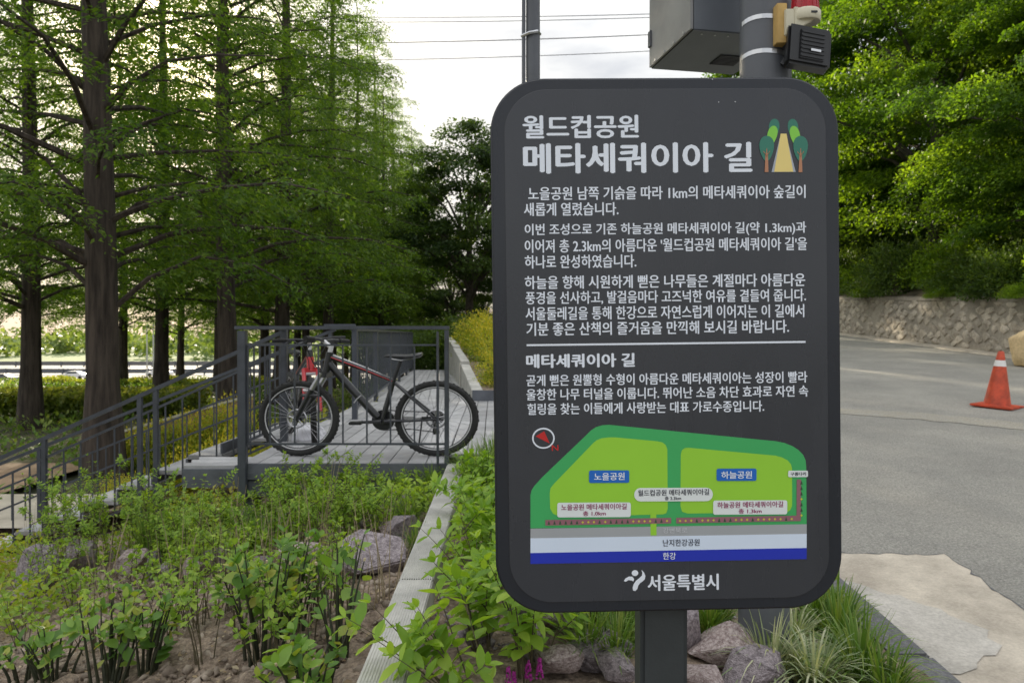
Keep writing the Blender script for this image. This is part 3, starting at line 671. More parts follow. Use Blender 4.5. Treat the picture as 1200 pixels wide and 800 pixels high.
def mini(px, py, k):
    if k: shape('map_tree_symbol', [(px-1.5, py+2), (px, py-2.6), (px+1.5, py+2)], dg, 6)
    else: shape('map_tree_symbol', [(px-1.5, py), (px, py-1.5), (px+1.5, py), (px, py+1.5)], yl, 6)
x = 643
while x < 784: mini(x, 611.6-(x-643)*.012, tr_.random() < .5); x += 6.6
x = 797
while x < 932: mini(x, 610-(x-797)*.012, tr_.random() < .5); x += 6.6
y = 566
while y < 608: mini(940.5, y, tr_.random() < .5); y += 6.4
shape('map_label', pxround(690, 550.5, 737, 565, 2), lb, 7); letters('노을공원', 696, 557.5, 731.5, 8.6, white, 9, .03)
shape('map_label', pxround(840, 549, 887, 563.3, 2), lb, 7); letters('하늘공원', 845.5, 556.3, 881.5, 8.6, white, 9, .03)
shape('map_label', pxround(743, 571.2, 835.5, 587, 7.5), lw, 7); letters('월드컵공원 메타세쿼이아길', 747.5, 576.6, 831, 7, ink, 9, .03); letters('총 2.3km', 779, 583.3, 798, 4.4, ink, 9, .03)
shape('map_label', pxround(652.8, 588, 739, 605.2, 2.5), lw, 7); letters('노을공원 메타세쿼이아길', 657.5, 593, 734, 7, mag, 9, .03); letters('총 1.0km', 683, 600.6, 709.5, 5.6, mag, 9, .03)
shape('map_label', pxround(836, 586.3, 923.6, 603, 2.5), lw, 7); letters('하늘공원 메타세쿼이아길', 841, 591.3, 918.5, 7, mag, 9, .03); letters('총 1.3km', 866, 598.8, 893, 5.6, mag, 9, .03)
shape('map_label', pxround(924.6, 551.6, 948, 559.2, 1.5), lw, 7); letters('구름다리', 927.5, 555.4, 945.5, 4, ink, 9, .03)
letters('강변북로', 777, 621.2, 805.5, 6.2, lg, 6, .02); letters('난지한강공원', 777, 635.6, 820, 8, ink, 6, .02); letters('한강', 777, 651.2, 792, 8, white, 6, .025)
# compass
def ring(cx, cy, rx, ry, n=32): return [(cx+rx*math.cos(2*math.pi*k/n), cy+ry*math.sin(2*math.pi*k/n)) for k in range(n)]
shape('compass', ring(636.6, 512.8, 13.2, 12.2), white, 1); shape('compass', ring(636.6, 512.8, 11.4, 10.4), m_panel, 2)
shape('compass', [(627.5, 510.5), (637.5, 504.5), (644, 519)], rd, 3)
o = letters('N', 646.5, 524, 654, 6.5, rd, 3, .03)
# tree and road pictogram: yellow road between two rows of trees
tg = pm('tree_teal', (.035, .20, .14)); tl = pm('tree_lime', (.24, .62, .07)); tk = pm('tree_trunk', (.48, .22, .12)); ry_ = pm('road_yellow', (.85, .68, .24)); rg = pm('road_edge', (.40, .44, .52))
def drop(cx, cy, rx, ry, tilt, n=20):
    o = []
    for k in range(n):
        a = 2*math.pi*k/n; u_ = rx*math.cos(a)*(1-.28*-math.sin(a)); v_ = -ry*math.sin(a)
        o.append((cx+u_*math.cos(tilt)-v_*math.sin(tilt), cy+u_*math.sin(tilt)+v_*math.cos(tilt)))
    return o
shape('pictogram', [(904, 201.8), (913.5, 162), (922, 162), (932.5, 201.6)], rg, 2)
shape('pictogram', [(907, 201.6), (914.5, 157), (921.5, 157), (929.6, 201.4)], ry_, 3)
for sx, c0 in ((-1, 917.8),):
    pass
for s_ in (-1, 1):
    c0 = 918
    shape('pictogram', drop(c0+s_*11.5, 152, 6, 12.5, -s_*.12), tg, 2)
    shape('pictogram', drop(c0+s_*14, 160.5, 5.6, 13, -s_*.25), tl, 4)
    shape('pictogram', drop(c0+s_*20, 174.5, 8.4, 15, 0), tg, 5)
    cx = c0+s_*20
    shape('pictogram', [(cx-2.4, 202), (cx+2.2, 202), (cx+1.4, 180), (cx-1.4, 180)], tk, 6)
    shape('pictogram', [(cx-.9, 184), (cx+.9, 184), (cx+.3, 174), (cx-.3, 174)], tk, 7)
    shape('pictogram', [(cx-.9, 185), (cx+.4, 182), (cx+4, 178), (cx+3.6, 177)], tk, 7); shape('pictogram', [(cx+.9, 185), (cx-.4, 182), (cx-4, 178.5), (cx-3.6, 177.4)], tk, 7)
# city emblem: a leaping figure, then the name
shape('emblem', ring(744.2, 671.2, 3.9, 3.5, 16), white, 1)
shape('emblem', [(731, 680.5), (733, 677.4), (737, 675.2), (741, 675.3), (743.2, 678), (742.4, 681), (740, 679.8), (736.5, 679.4), (733.5, 681.2)], white, 1)
shape('emblem', [(751.8, 667.4), (754.8, 670.5), (756.4, 674.6), (755.8, 678.4), (753.2, 681), (750.2, 683), (748, 686), (747, 690), (744.6, 692.2), (742, 691.6), (741.4, 688.4), (742.8, 684), (745.6, 680), (749.4, 677), (752.4, 674.2), (752.8, 671)], white, 1)
letters('서울특별시', 759.5, 683, 842.5, 18.5, white, 1, .05, y1=682)
# small scuffs in the paint
for (a, b) in ((861, 120), (829, 92.5), (834, 94), (841.5, 120.5)): shape('paint_chip', [(a-.8, b), (a, b-.7), (a+.9, b+.2), (a+.1, b+.8)], lg, 1)

# ------------------------------------------------------------------ poles behind the sign
def stone_base(): pass
tp = thing('thin_pole', 'thin grey steel pole with a cable conduit behind the left of the sign', 'pole', (0, 0, 0))
TY = 5.0; c_ = at(624.5, 200, TY); TXp = c_.x; rT = 8.2/F*TY
MB().tube([(TXp, TY, .15), (TXp, TY, 7.5)], rT, 20).obj('shaft', m_pole, tp, smooth=True)
MB().tube([(TXp-rT-.016, TY-.02, .15), (TXp-rT-.016, TY-.02, 7.5)], .013, 10).obj('conduit', m_pole, tp, smooth=True)
zt = at(0, 44, TY).z; MB().tube([(TXp-rT-.03, TY-.02, zt-.008), (TXp-rT*.5, TY-rT-.012, zt), (TXp+rT*.6, TY-rT-.004, zt+.012), (TXp+rT, TY, zt+.014)], .011, 6).obj('strap', m_steel, tp)
MB().lathe([(rT+.05, .14), (rT+.05, .16), (rT+.005, .17)], (TXp, TY, 0), 20).obj('base_flange', m_pole, tp)
bp = thing('lamp_pole', 'thick grey steel pole behind the right of the sign carrying the cabinet', 'pole')
BY = 2.75; BXp = (896-600)/F*BY; rB = 29/F*BY
MB().tube([(BXp, BY, .1), (BXp, BY, 6)], rB, 32).obj('shaft', m_pole, bp, smooth=True)
MB().box((BXp, BY, .262), (.25, .25, .03)).obj('base_plate', m_pole, bp, bevel=.004)
for (z_, nm) in ((at(0, 33, BY).z, 'strap'), (at(0, 72, BY).z, 'strap')):
    pts = [(BXp+(rB+.002)*math.cos(a), BY+(rB+.002)*math.sin(a)*1.0, z_+.006*math.sin(a*2)) for a in np.linspace(R(190), R(330), 14)]
    v = []; f = []
    for i, p in enumerate(pts): v += [(p[0], p[1], p[2]-.008), (p[0], p[1], p[2]+.008)]
    for i in range(len(pts)-1): f.append((2*i, 2*i+2, 2*i+3, 2*i+1))
    MB().add(v, f).obj(nm, m_steel, bp)
# steel cabinet on the pole
cb = thing('control_cabinet', 'grey steel control cabinet hung on the thick pole above the sign', 'cabinet')
A0 = Vector((.71, 2.90)); B0 = Vector((.626, 3.33)); fd = Vector((.98, .19)).normalized()*.40; zb = 2.69; zt_ = 3.6
v = []
for z_ in (zb, zt_):
    for p in (A0, A0+fd, B0+fd, B0): v.append((p.x, p.y, z_))
MB().add(v, [(3, 2, 1, 0), (4, 5, 6, 7), (0, 1, 5, 4), (1, 2, 6, 5), (2, 3, 7, 6)]).obj('housing', m_cabpaint, cb, bevel=.004)
u_ = (B0-A0).normalized(); nrm = Vector((u_.y, -u_.x)) if u_.y < 0 else Vector((-u_.y, u_.x))
def sidebox(t0, t1, z0, z1, off, th, nm, mat):
    a = A0+u_*t0+nrm*off; b = A0+u_*t1+nrm*off; o_ = nrm*th; v = []
    for z_ in (z0, z1): v += [(a.x, a.y, z_), (b.x, b.y, z_), (b.x+o_.x, b.y+o_.y, z_), (a.x+o_.x, a.y+o_.y, z_)]
    return MB().add(v, [(3, 2, 1, 0), (4, 5, 6, 7), (0, 1, 5, 4), (1, 2, 6, 5), (2, 3, 7, 6), (3, 0, 4, 7)]).obj(nm, mat, cb, bevel=.001)
sidebox(.004, .434, zb+.004, zt_-.004, .0, .012, 'door', m_galv)
for z_ in (zb+.09, 3.4): sidebox(.405, .433, z_, z_+.07, .012, .008, 'hinge', m_pole)
for t_ in (.06, .16, .26, .36): sidebox(t_, t_+.008, zb+.008, zb+.018, .012, .004, 'screw', m_steel)
cen = A0+u_*.27+fd*.70                                                     # louvred vent in the cabinet floor
for k in range(8):
    c2 = cen + u_*(k-3.5)*.014
    boxbar((c2.x-.055, c2.y-.011, zb-.003), (c2.x+.055, c2.y+.011, zb-.003), .006, .005).obj('vent_slat', m_black, cb)
for k in range(7):
    q = A0+fd*(.12+.14*k)+u_*.03; MB().lathe([(.0035, -.004), (.0035, 0)], (q.x, q.y, zb), 8).obj('screw', m_steel, cb)
for z_ in (2.95, 3.35): boxbar((BXp, BY+rB*.8, z_), (BXp-.02, 3.0, z_), .05, .04).obj('bracket', m_pole, cb)
# wooden mounting block
wbk = at(906, 39, BY-.05)
al = thing('alarm_light', 'red warning beacon over a black siren horn strapped to the thick pole', 'alarm')
MB().box((wbk.x, BY-.105, wbk.z), (.036, .05, .14)).obj('mounting_block', m_wood, al, bevel=.002)
q = at(921, 33, BY-.11); MB().box((q.x-.0, BY-.11, q.z+.005), (.035, .06, .095)).obj('bracket', m_beige, al, bevel=.004)
q = at(942, 30, BY-.11); rL = 16.5/F*(BY-.11)
# sloping cream arm and round cream base with the red dome on it
v = [(q.x-.05, q.y-.032, q.z-.04), (q.x-.05, q.y+.032, q.z-.04), (q.x-.05, q.y-.032, q.z+.05), (q.x-.05, q.y+.032, q.z+.05),
     (q.x+.03, q.y-.035, q.z+.010), (q.x+.03, q.y+.035, q.z+.010), (q.x+.03, q.y-.035, q.z+.04), (q.x+.03, q.y+.035, q.z+.04)]
MB().add(v, [(0, 1, 3, 2), (4, 6, 7, 5), (0, 4, 5, 1), (2, 3, 7, 6), (0, 2, 6, 4), (1, 5, 7, 3)]).obj('arm', m_beige, al, bevel=.003)
MB().lathe([(rL, .0), (rL+.003, .004), (rL+.003, .034), (rL-.002, .04)], (q.x, q.y, q.z+.004), 32).obj('beacon_base', m_beige, al, smooth=True)
MB().lathe([(rL-.004, .044), (rL-.004, .05), (rL-.007, .09), (rL-.013, .12), (rL-.025, .14), (.005, .15)], (q.x, q.y, q.z), 32).obj('beacon_dome', m_red, al, smooth=True)
for k in range(14):
    a = 2*math.pi*k/14; boxbar((q.x+(rL-.003)*math.cos(a), q.y+(rL-.003)*math.sin(a), q.z+.046), (q.x+(rL-.009)*math.cos(a), q.y+(rL-.009)*math.sin(a), q.z+.115), .003, .003).obj('lens_rib', m_red, al)
MB().box((q.x+.012, q.y-rL-.003, q.z+.022), (.022, .002, .007)).obj('maker_plate', m_black, al)
# siren: flared rectangular horn with grille
sc = at(944, 57, BY-.13)
def frus(c, w0, h0, w1, h1, y0, y1):
    v = [(c.x+sx*w0/2, c.y+y0, c.z+sz*h0/2) for sx, sz in ((-1, -1), (1, -1), (1, 1), (-1, 1))] + [(c.x+sx*w1/2, c.y+y1, c.z+sz*h1/2) for sx, sz in ((-1, -1), (1, -1), (1, 1), (-1, 1))]
    return MB().add(v, [(0, 1, 2, 3), (7, 6, 5, 4), (0, 4, 5, 1), (1, 5, 6, 2), (2, 6, 7, 3), (3, 7, 4, 0)])
hm = frus(sc+Vector((-.03, .05, 0)), .12, .125, .06, .06, 0, .16); hr = Matrix.Translation(sc) @ Matrix.Rotation(R(14), 4, 'Z') @ Matrix.Rotation(R(4), 4, 'Y') @ Matrix.Translation(-sc)
hm = MB(); hm.add(frus(Vector(sc), .175, .14, .17, .135, -.02, .05).v, [(0, 1, 2, 3), (7, 6, 5, 4), (0, 4, 5, 1), (1, 5, 6, 2), (2, 6, 7, 3), (3, 7, 4, 0)])
hm.v = [(x+(.028 if y > sc.y+.02 else 0), y, z) for x, y, z in hm.v]
hm.xf(hr).obj('horn_body', m_black, al, bevel=.010)
g_ = MB().box((sc.x+.008, sc.y-.022, sc.z), (.10, .006, .105)).xf(hr).obj('grille_frame', m_black, al, bevel=.003)
for k in range(7): MB().box((sc.x+.008, sc.y-.027, sc.z-.042+k*.014), (.09, .003, .005)).xf(hr).obj('grille_slat', m_black, al)
MB().box((sc.x+.018, sc.y-.030, sc.z-.018), (.04, .002, .008)).xf(hr).obj('badge', m_steel, al)
boxbar((BXp+.03, BY-rB, sc.z-.05), (sc.x-.05, sc.y+.03, sc.z-.02), .03, .02).obj('horn_bracket', m_black, al)

# ------------------------------------------------------------------ power lines
for i, (y0, y1, lb_) in enumerate(((22, 18, 'highest'), (27.5, 22, 'second highest'), (51, 42, 'third highest'), (71, 61, 'lowest'))):
    a = at(480, y0, 70+i); b = at(765, y1, 70+i); d = b-a; pts = []
    for k in range(25):
        t = -1.5+4.0*k/24; p = a+d*t; p.z += .35*((t-.5)**2-.25); pts.append(p)
    o = MB().tube(pts, .036 if i != 2 else .046, 5).obj('power_line', m_wire); tag(o, 'thin overhead cable crossing the sky left of the cabinet, %s of the four' % lb_, 'cable', 'overhead cables')

# ------------------------------------------------------------------ traffic cone and sack
cY = 10.0; cp = Vector(((1169-600)/F*cY, cY, road_z(cY)+.006))
tcn_ = thing('traffic_cone', 'orange traffic cone with a white band standing on the asphalt road', 'cone', cp, R(38)); tcn_.rotation_euler = (math.atan(.06), 0, R(38))
rot_ = .46
MB().box((0, 0, .014), (.50, .50, .028)).obj('base', m_cone, tcn_, bevel=.008)
MB().lathe([(.165, .028), (.158, .05), (.075, .545), (.0735, .55)], n=36).obj('cone_body', m_cone, tcn_, smooth=True)
MB().lathe([(.0755, .551), (.0585, .632)], n=36).obj('reflective_band', m_refl, tcn_, smooth=True)
MB().lathe([(.057, .633), (.038, .74), (.028, .752), (.01, .754)], n=36).obj('tip', m_cone, tcn_, smooth=True)
# sack against the wall
def blob(name, c, d, seed, mat, parent=None, amp=.12, n=4, flatb=True):
    bm = bmesh.new(); bmesh.ops.create_icosphere(bm, subdivisions=n, radius=1)
    for v in bm.verts:
        p = v.co.copy(); k = 1+amp*mnoise.noise(p*1.6+Vector((seed, 0, 0)))*1.6 + amp*.4*mnoise.noise(p*5+Vector((0, seed, 0)))
        q_ = Vector((math.copysign(abs(p.x)**.7, p.x), math.copysign(abs(p.y)**.7, p.y), math.copysign(abs(p.z)**.7, p.z)))*k
        if flatb and q_.z < -.75: q_.z = -.75 - (q_.z+.75)*.1
        v.co = Vector((q_.x*d[0], q_.y*d[1], q_.z*d[2]))
    me = bpy.data.meshes.new(name); bm.to_mesh(me); bm.free()
    for p in me.polygons: p.use_smooth = True
    return link(name, me, mat, parent, loc=c)
sY = 15.3; sx_ = (1212-600)/F*sY
o = blob('sandbag', (sx_, sY, road_z(sY)+.34), (.40, .34, .44), 3, m_bag, amp=.1); tag(o, 'tall beige woven sack leaning at the foot of the stone wall', 'sack')

# ------------------------------------------------------------------ bicycles
def make_bike(label, loc, rotz, sx, mf, mfork, mtop, steer=0, bar_yaw=0, rim=m_fwhite):
    t = thing('bicycle', label, 'bicycle', loc, rotz); t.scale = (sx, 1, 1)
    RW = .31; H = .31
    top, bot = Vector((.784, 0, .845)), Vector((.81, 0, .70)); ax = (top-bot).normalized()
    S = Matrix.Translation(bot) @ Matrix.Rotation(steer, 4, ax) @ Matrix.Translation(-bot)
    SB = Matrix.Translation(bot) @ Matrix.Rotation(steer+bar_yaw, 4, ax) @ Matrix.Translation(-bot)
    I = Matrix.Identity(4)
    def wheel(cx, Mx, side):
        wh = MB().torus((cx, 0, H), RW-.045, .010, n=48, m=8).torus((cx, .0, H), RW-.056, .008, n=48, m=6).xf(Mx).obj('wheel', m_black, t, smooth=True)
        ty = MB().torus((cx, 0, H), RW-.026, .026, n=56, m=10)
        for k in range(52):
            a = 2*math.pi*(k+.5)/52
            for dy_ in (-.016, 0, .016):
                if (k % 2) == (dy_ == 0): continue
                c = Vector((cx+math.cos(a)*(RW-.001-abs(dy_)*.35), dy_, H+math.sin(a)*(RW-.001-abs(dy_)*.35)))
                ty.box(c, (.016, .010, .010), Matrix.Rotation(-a, 3, 'Y') @ Matrix.Rotation(R(90), 3, 'Y'))
        ty.xf(Mx).obj('tyre', m_rubber, wh, smooth=False)
        for yy_ in (.0115, -.0115): MB().torus((cx, yy_, H), RW-.053, .0045, n=56, m=6).xf(Mx).obj('rim_stripe', rim, wh, smooth=True)
        sp = MB()
        for k in range(28):
            a = 2*math.pi*k/28; b = a+(.35 if k % 4 < 2 else -.35); s_ = .025 if k % 2 else -.025
            sp.tube([(cx+.022*math.cos(b), s_, H+.022*math.sin(b)), (cx+(RW-.06)*math.cos(a), 0, H+(RW-.06)*math.sin(a))], .0014, 4, cap=False)
        sp.xf(Mx).obj('spokes', m_chrome, wh, kind='stuff')
        MB().tube([(cx, -.06, H), (cx, .06, H)], .018, 12).tube([(cx, -.03, H), (cx, -.026, H)], .03, 12).tube([(cx, .026, H), (cx, .03, H)], .03, 12).xf(Mx).obj('hub', m_black, wh, smooth=True)
        rt = MB().torus((cx, .04, H), .072, .007, n=28, m=4)
        for k in range(5):
            a = 2*math.pi*k/5; rt.tube([(cx+.02*math.cos(a), .04, H+.02*math.sin(a)), (cx+.068*math.cos(a+.3), .04, H+.068*math.sin(a+.3))], .005, 4)
        rt.xf(Mx).obj('brake_disc', m_chrome, wh)
    wheel(0, I, 1); wheel(1.018, S, 1)
    BB = Vector((.40, 0, .29)); stt_ = Vector((.315, 0, .625))
    f_ = MB().tube([(.793, 0, .765), (.62, 0, .545), (.435, 0, .32)], [.026, .032, .03], 12)
    f_.tube([BB, stt_], [.022, .018], 12); f_.tube([bot-ax*.02, top+ax*.01], .028, 14); f_.tube([BB-Vector((0, .035, 0)), BB+Vector((0, .035, 0))], .026, 14)
    for s_ in (-1, 1):
        f_.tube([(BB.x-.02, s_*.03, BB.z), (.2, s_*.045, .295), (.0, s_*.062, H)], [.014, .012, .012], 8)
        f_.tube([(stt_.x-.01, s_*.015, .60), (.16, s_*.04, .46), (.01, s_*.06, H+.01)], [.012, .011, .011], 8)
    f_.obj('frame', mf, t, smooth=True)
    MB().tube([(.776, 0, .812), (.55, 0, .72), (.318, 0, .617)], [.022, .02, .018], 12).obj('top_tube', mtop, t, smooth=True)
    for s_ in (-1, 1): MB().tube([(.772, s_*.019, .812), (.55, s_*.017, .72), (.322, s_*.015, .617)], [.0045, .0045, .004], 6).obj('stripe', m_fred, t, smooth=True)
    MB().tube([(.765, .0, .832), (.55, 0, .739), (.33, 0, .635)], [.006, .006, .005], 8).obj('stripe', m_fwhite, t, smooth=True)
    # suspension fork: crown, two upper legs, two lowers
    fk = MB().box(bot-ax*.03, (.06, .15, .05)).xf(S).obj('fork', mfork, t, bevel=.008)
    for s_ in (-1, 1):
        d_ = Vector((1.018, 0, H)) - Vector((.82, 0, .68)); a_ = Vector((.825, s_*.062, .685)); m_ = a_+d_*.42; e_ = Vector((1.013, s_*.062, H))
        MB().tube([a_, m_], .019, 10).xf(S).obj('stanchion', mfork if mfork is m_fred else m_chrome, fk, smooth=True)
        MB().tube([m_-d_*.05, e_], [.023, .02], 12).xf(S).obj('fork_leg', mfork, fk, smooth=True)
    MB().torus((.92, 0, .50), .068, .015, axis='Z', n=20, m=6).xf(S).obj('fork_brace', m_fwhite if mfork is m_fred else mfork, fk, smooth=True)
    if mfork is m_fred:
        MB().tube([bot-ax*.04, bot+ax*.09], .034, 14).xf(S).obj('steerer_sleeve', m_fred, fk, smooth=True)
        MB().box(bot-ax*.055, (.05, .19, .035)).xf(S).obj('crown_cap', m_fwhite, fk, bevel=.01)
    # stem, handlebar, grips, levers
    sb = top+ax*.05; hb = Vector((.835, 0, .945))
    st_ = MB().tube([top+ax*.0, sb+ax*.02], .018, 12).tube([sb, hb], .017, 10).xf(SB).obj('stem', m_fwhite, t, smooth=True)
    MB().tube([hb+Vector((-.03, -.30, .01)), hb+Vector((-.01, -.12, .012)), hb, hb+Vector((-.01, .12, .012)), hb+Vector((-.03, .30, .01))], .0125, 10).xf(SB).obj('handlebar', m_black, t, smooth=True)
    for s_ in (-1, 1):
        MB().tube([hb+Vector((-.022, s_*.20, .012)), hb+Vector((-.034, s_*.325, .010))], .0185, 12).xf(SB).obj('grip', m_rubber, t, smooth=True)
        MB().tube([hb+Vector((.01, s_*.18, .0)), hb+Vector((.055, s_*.20, -.02)), hb+Vector((.05, s_*.28, -.035))], .007, 8).box(hb+Vector((.01, s_*.17, -.005)), (.05, .03, .03)).xf(SB).obj('brake_lever', m_black, t)
        pts = [hb+Vector((.03, s_*.17, 0)), hb+Vector((.09, s_*.10, -.06)), hb+Vector((.06, s_*.04, -.18)), Vector((.84, s_*.02, .68))]
        MB().tube(pts, .004, 6).obj('cable', m_black, t)
    # saddle on its post
    MB().tube([(stt_.x+.003, 0, stt_.z-.01), (.262, 0, .79)], .0145, 10).obj('seat_post', m_black, t, smooth=True)
    sd_ = []; n_ = 10
    for (x_, w_, z0, z1) in ((.385, .012, .812, .828), (.36, .022, .806, .838), (.30, .03, .80, .838), (.22, .052, .798, .836), (.16, .075, .80, .845), (.125, .078, .81, .852), (.105, .055, .825, .852)):
        sd_.append([(x_, w_*math.cos(2*math.pi*k/n_), (z0+z1)/2+(z1-z0)/2*math.sin(2*math.pi*k/n_)) for k in range(n_)])
    fs_ = [(i*n_+k, i*n_+(k+1) % n_, (i+1)*n_+(k+1) % n_, (i+1)*n_+k) for i in range(len(sd_)-1) for k in range(n_)] + [tuple(range(n_)), tuple((len(sd_)-1)*n_+k for k in range(n_))]
    MB().add([v for r_ in sd_ for v in r_], fs_).obj('saddle', m_black, t, smooth=True)
    MB().tube([(.33, .02, .80), (.26, .022, .785), (.18, .025, .80)], .004, 6).tube([(.33, -.02, .80), (.26, -.022, .785), (.18, -.025, .80)], .004, 6).obj('saddle_rail', m_chrome, t)
    # crankset on the right side, pedals, chain, cassette, derailleur
    ck = MB().tube([BB+Vector((0, -.045, 0)), BB+Vector((0, -.051, 0))], .085, 32).tube([BB+Vector((0, -.055, 0)), BB+Vector((0, -.06, 0))], .06, 24).obj('chainring', m_black, t)
    cr_ = MB().tube([BB+Vector((0, .07, 0)), BB+Vector((.17, .075, -.004))], [.015, .011], 8).tube([BB+Vector((0, -.07, 0)), BB+Vector((-.17, -.075, .004))], [.015, .011], 8).obj('crank_arm', m_black, t, smooth=True)
    for s_ in (-1, 1): MB().box(BB+Vector((s_*.17, s_*.125, -.004*s_)), (.09, .085, .022)).obj('pedal', m_black, t, bevel=.004)
    MB().tube([(0, -.04, H), (0, -.055, H)], .052, 24).tube([(0, -.055, H), (0, -.07, H)], .035, 24).obj('cassette', m_black, t)
    MB().tube([(0, -.05, H+.045), (.2, -.05, H+.052), (BB.x, -.05, BB.z+.083)], .005, 5).tube([(.01, -.05, H-.12), (.2, -.05, H-.095), (BB.x, -.05, BB.z-.083)], .005, 5).obj('chain', m_black, t)
    MB().box((.015, -.06, H-.055), (.03, .02, .09)).box((.01, -.06, H-.115), (.05, .015, .05)).obj('derailleur', m_black, t, bevel=.003)
    MB().tube([(.55, .035, .50), (.58, .035, .47), (.60, .035, .44)], .005, 6).obj('bottle_bolt', m_chrome, t)
    MB().tube([(.09, .055, .31), (.10, .075, .30), (.12, .11, .09)], .007, 6).box((.07, .06, .315), (.07, .012, .03)).obj('kickstand', m_black, t)
    return t
B1 = at(511.6, 491.5, 6.08)
make_bike('black mountain bicycle with a red striped top tube standing behind the railing', (B1.x, 6.08, .502), math.pi, 1.12, m_fblack, m_fblack, m_fblack, steer=R(-8), bar_yaw=R(-8))
h2 = Vector((.50, -.87)); fx = at(371, 480, 6.62)
a2 = math.atan2(h2.y, h2.x)
make_bike('second mountain bicycle with a red front fork parked behind the black one', (fx.x-h2.x*1.018, 6.62-h2.y*1.018, .502), a2, 1.0, m_fblack, m_fred, m_fblack, steer=R(-14), bar_yaw=0)
o = blob('white_bag', at(362, 511, 7.0), (.15, .10, .085), 9, m_wbag, amp=.3); o.location.z = .56; tag(o, 'crumpled white plastic bag lying on the deck behind the front wheels', 'bag')

# ------------------------------------------------------------------ cars on the highway
def make_car(label, x, y, paint, rotz=0):
    t = thing('parked_car', label, 'car', (x, y, HZ+.03), rotz)
    prof = [(-2.2, .35), (-2.25, .75), (-1.9, .95), (-1.2, 1.0), (-.7, 1.42), (.7, 1.45), (1.35, 1.05), (2.1, .9), (2.25, .6), (2.2, .32)]
    v = [(a, s_*(.86 if z < 1.1 else .70), z) for s_ in (-1, 1) for a, z in prof]; k = len(prof)
    f = [tuple(range(k)), tuple(range(k, 2*k))[::-1]] + [(i, k+i, k+(i+1) % k, (i+1) % k) for i in range(k)]
    MB().add(v, f).obj('body', paint, t, bevel=.04)
    for s_ in (-1, 1):
        MB().add([(-1.05, s_*.86, 1.02), (1.1, s_*.86, 1.06), (.62, s_*.74, 1.38), (-.68, s_*.74, 1.36)], [(0, 1, 2, 3)]).obj('window', m_glass, t)
        for wx in (-1.4, 1.4): MB().tube([(wx, s_*.70, .32), (wx, s_*.90, .32)], .32, 18).obj('wheel', m_rubber, t)
    return t
c1 = at(2, 451, 117); make_car('dark car driving along the highway at the far left', c1.x, 117, m_card)
c1 = at(169, 432, 150); make_car('white car on the highway between two dark trunks', c1.x, 126, m_carw); 
c1 = at(228, 424, 150); make_car('white car on the highway farther right behind the avenue', c1.x, 135, m_carw)
for i, (px, lab) in enumerate(((172, 'left'), (179.5, 'right'))):
    p = at(px, 0, 100); t = thing('street_lamp', 'thin pale lamp post beyond the hedge, %s one of the two close together' % lab, 'lamp post', (p.x, 100, -6.2), 0, 'lamp posts by the highway')
    MB().tube([(0, 0, 0), (0, 0, 9)], [.11, .07], 10).obj('shaft', m_steel, t); MB().tube([(0, 0, 9), (.6, 0, 9.2), (1.4, 0, 9.2)], .05, 8).obj('arm', m_steel, t); MB().box((1.6, 0, 9.18), (.6, .25, .1)).obj('lamp_head', m_steel, t)

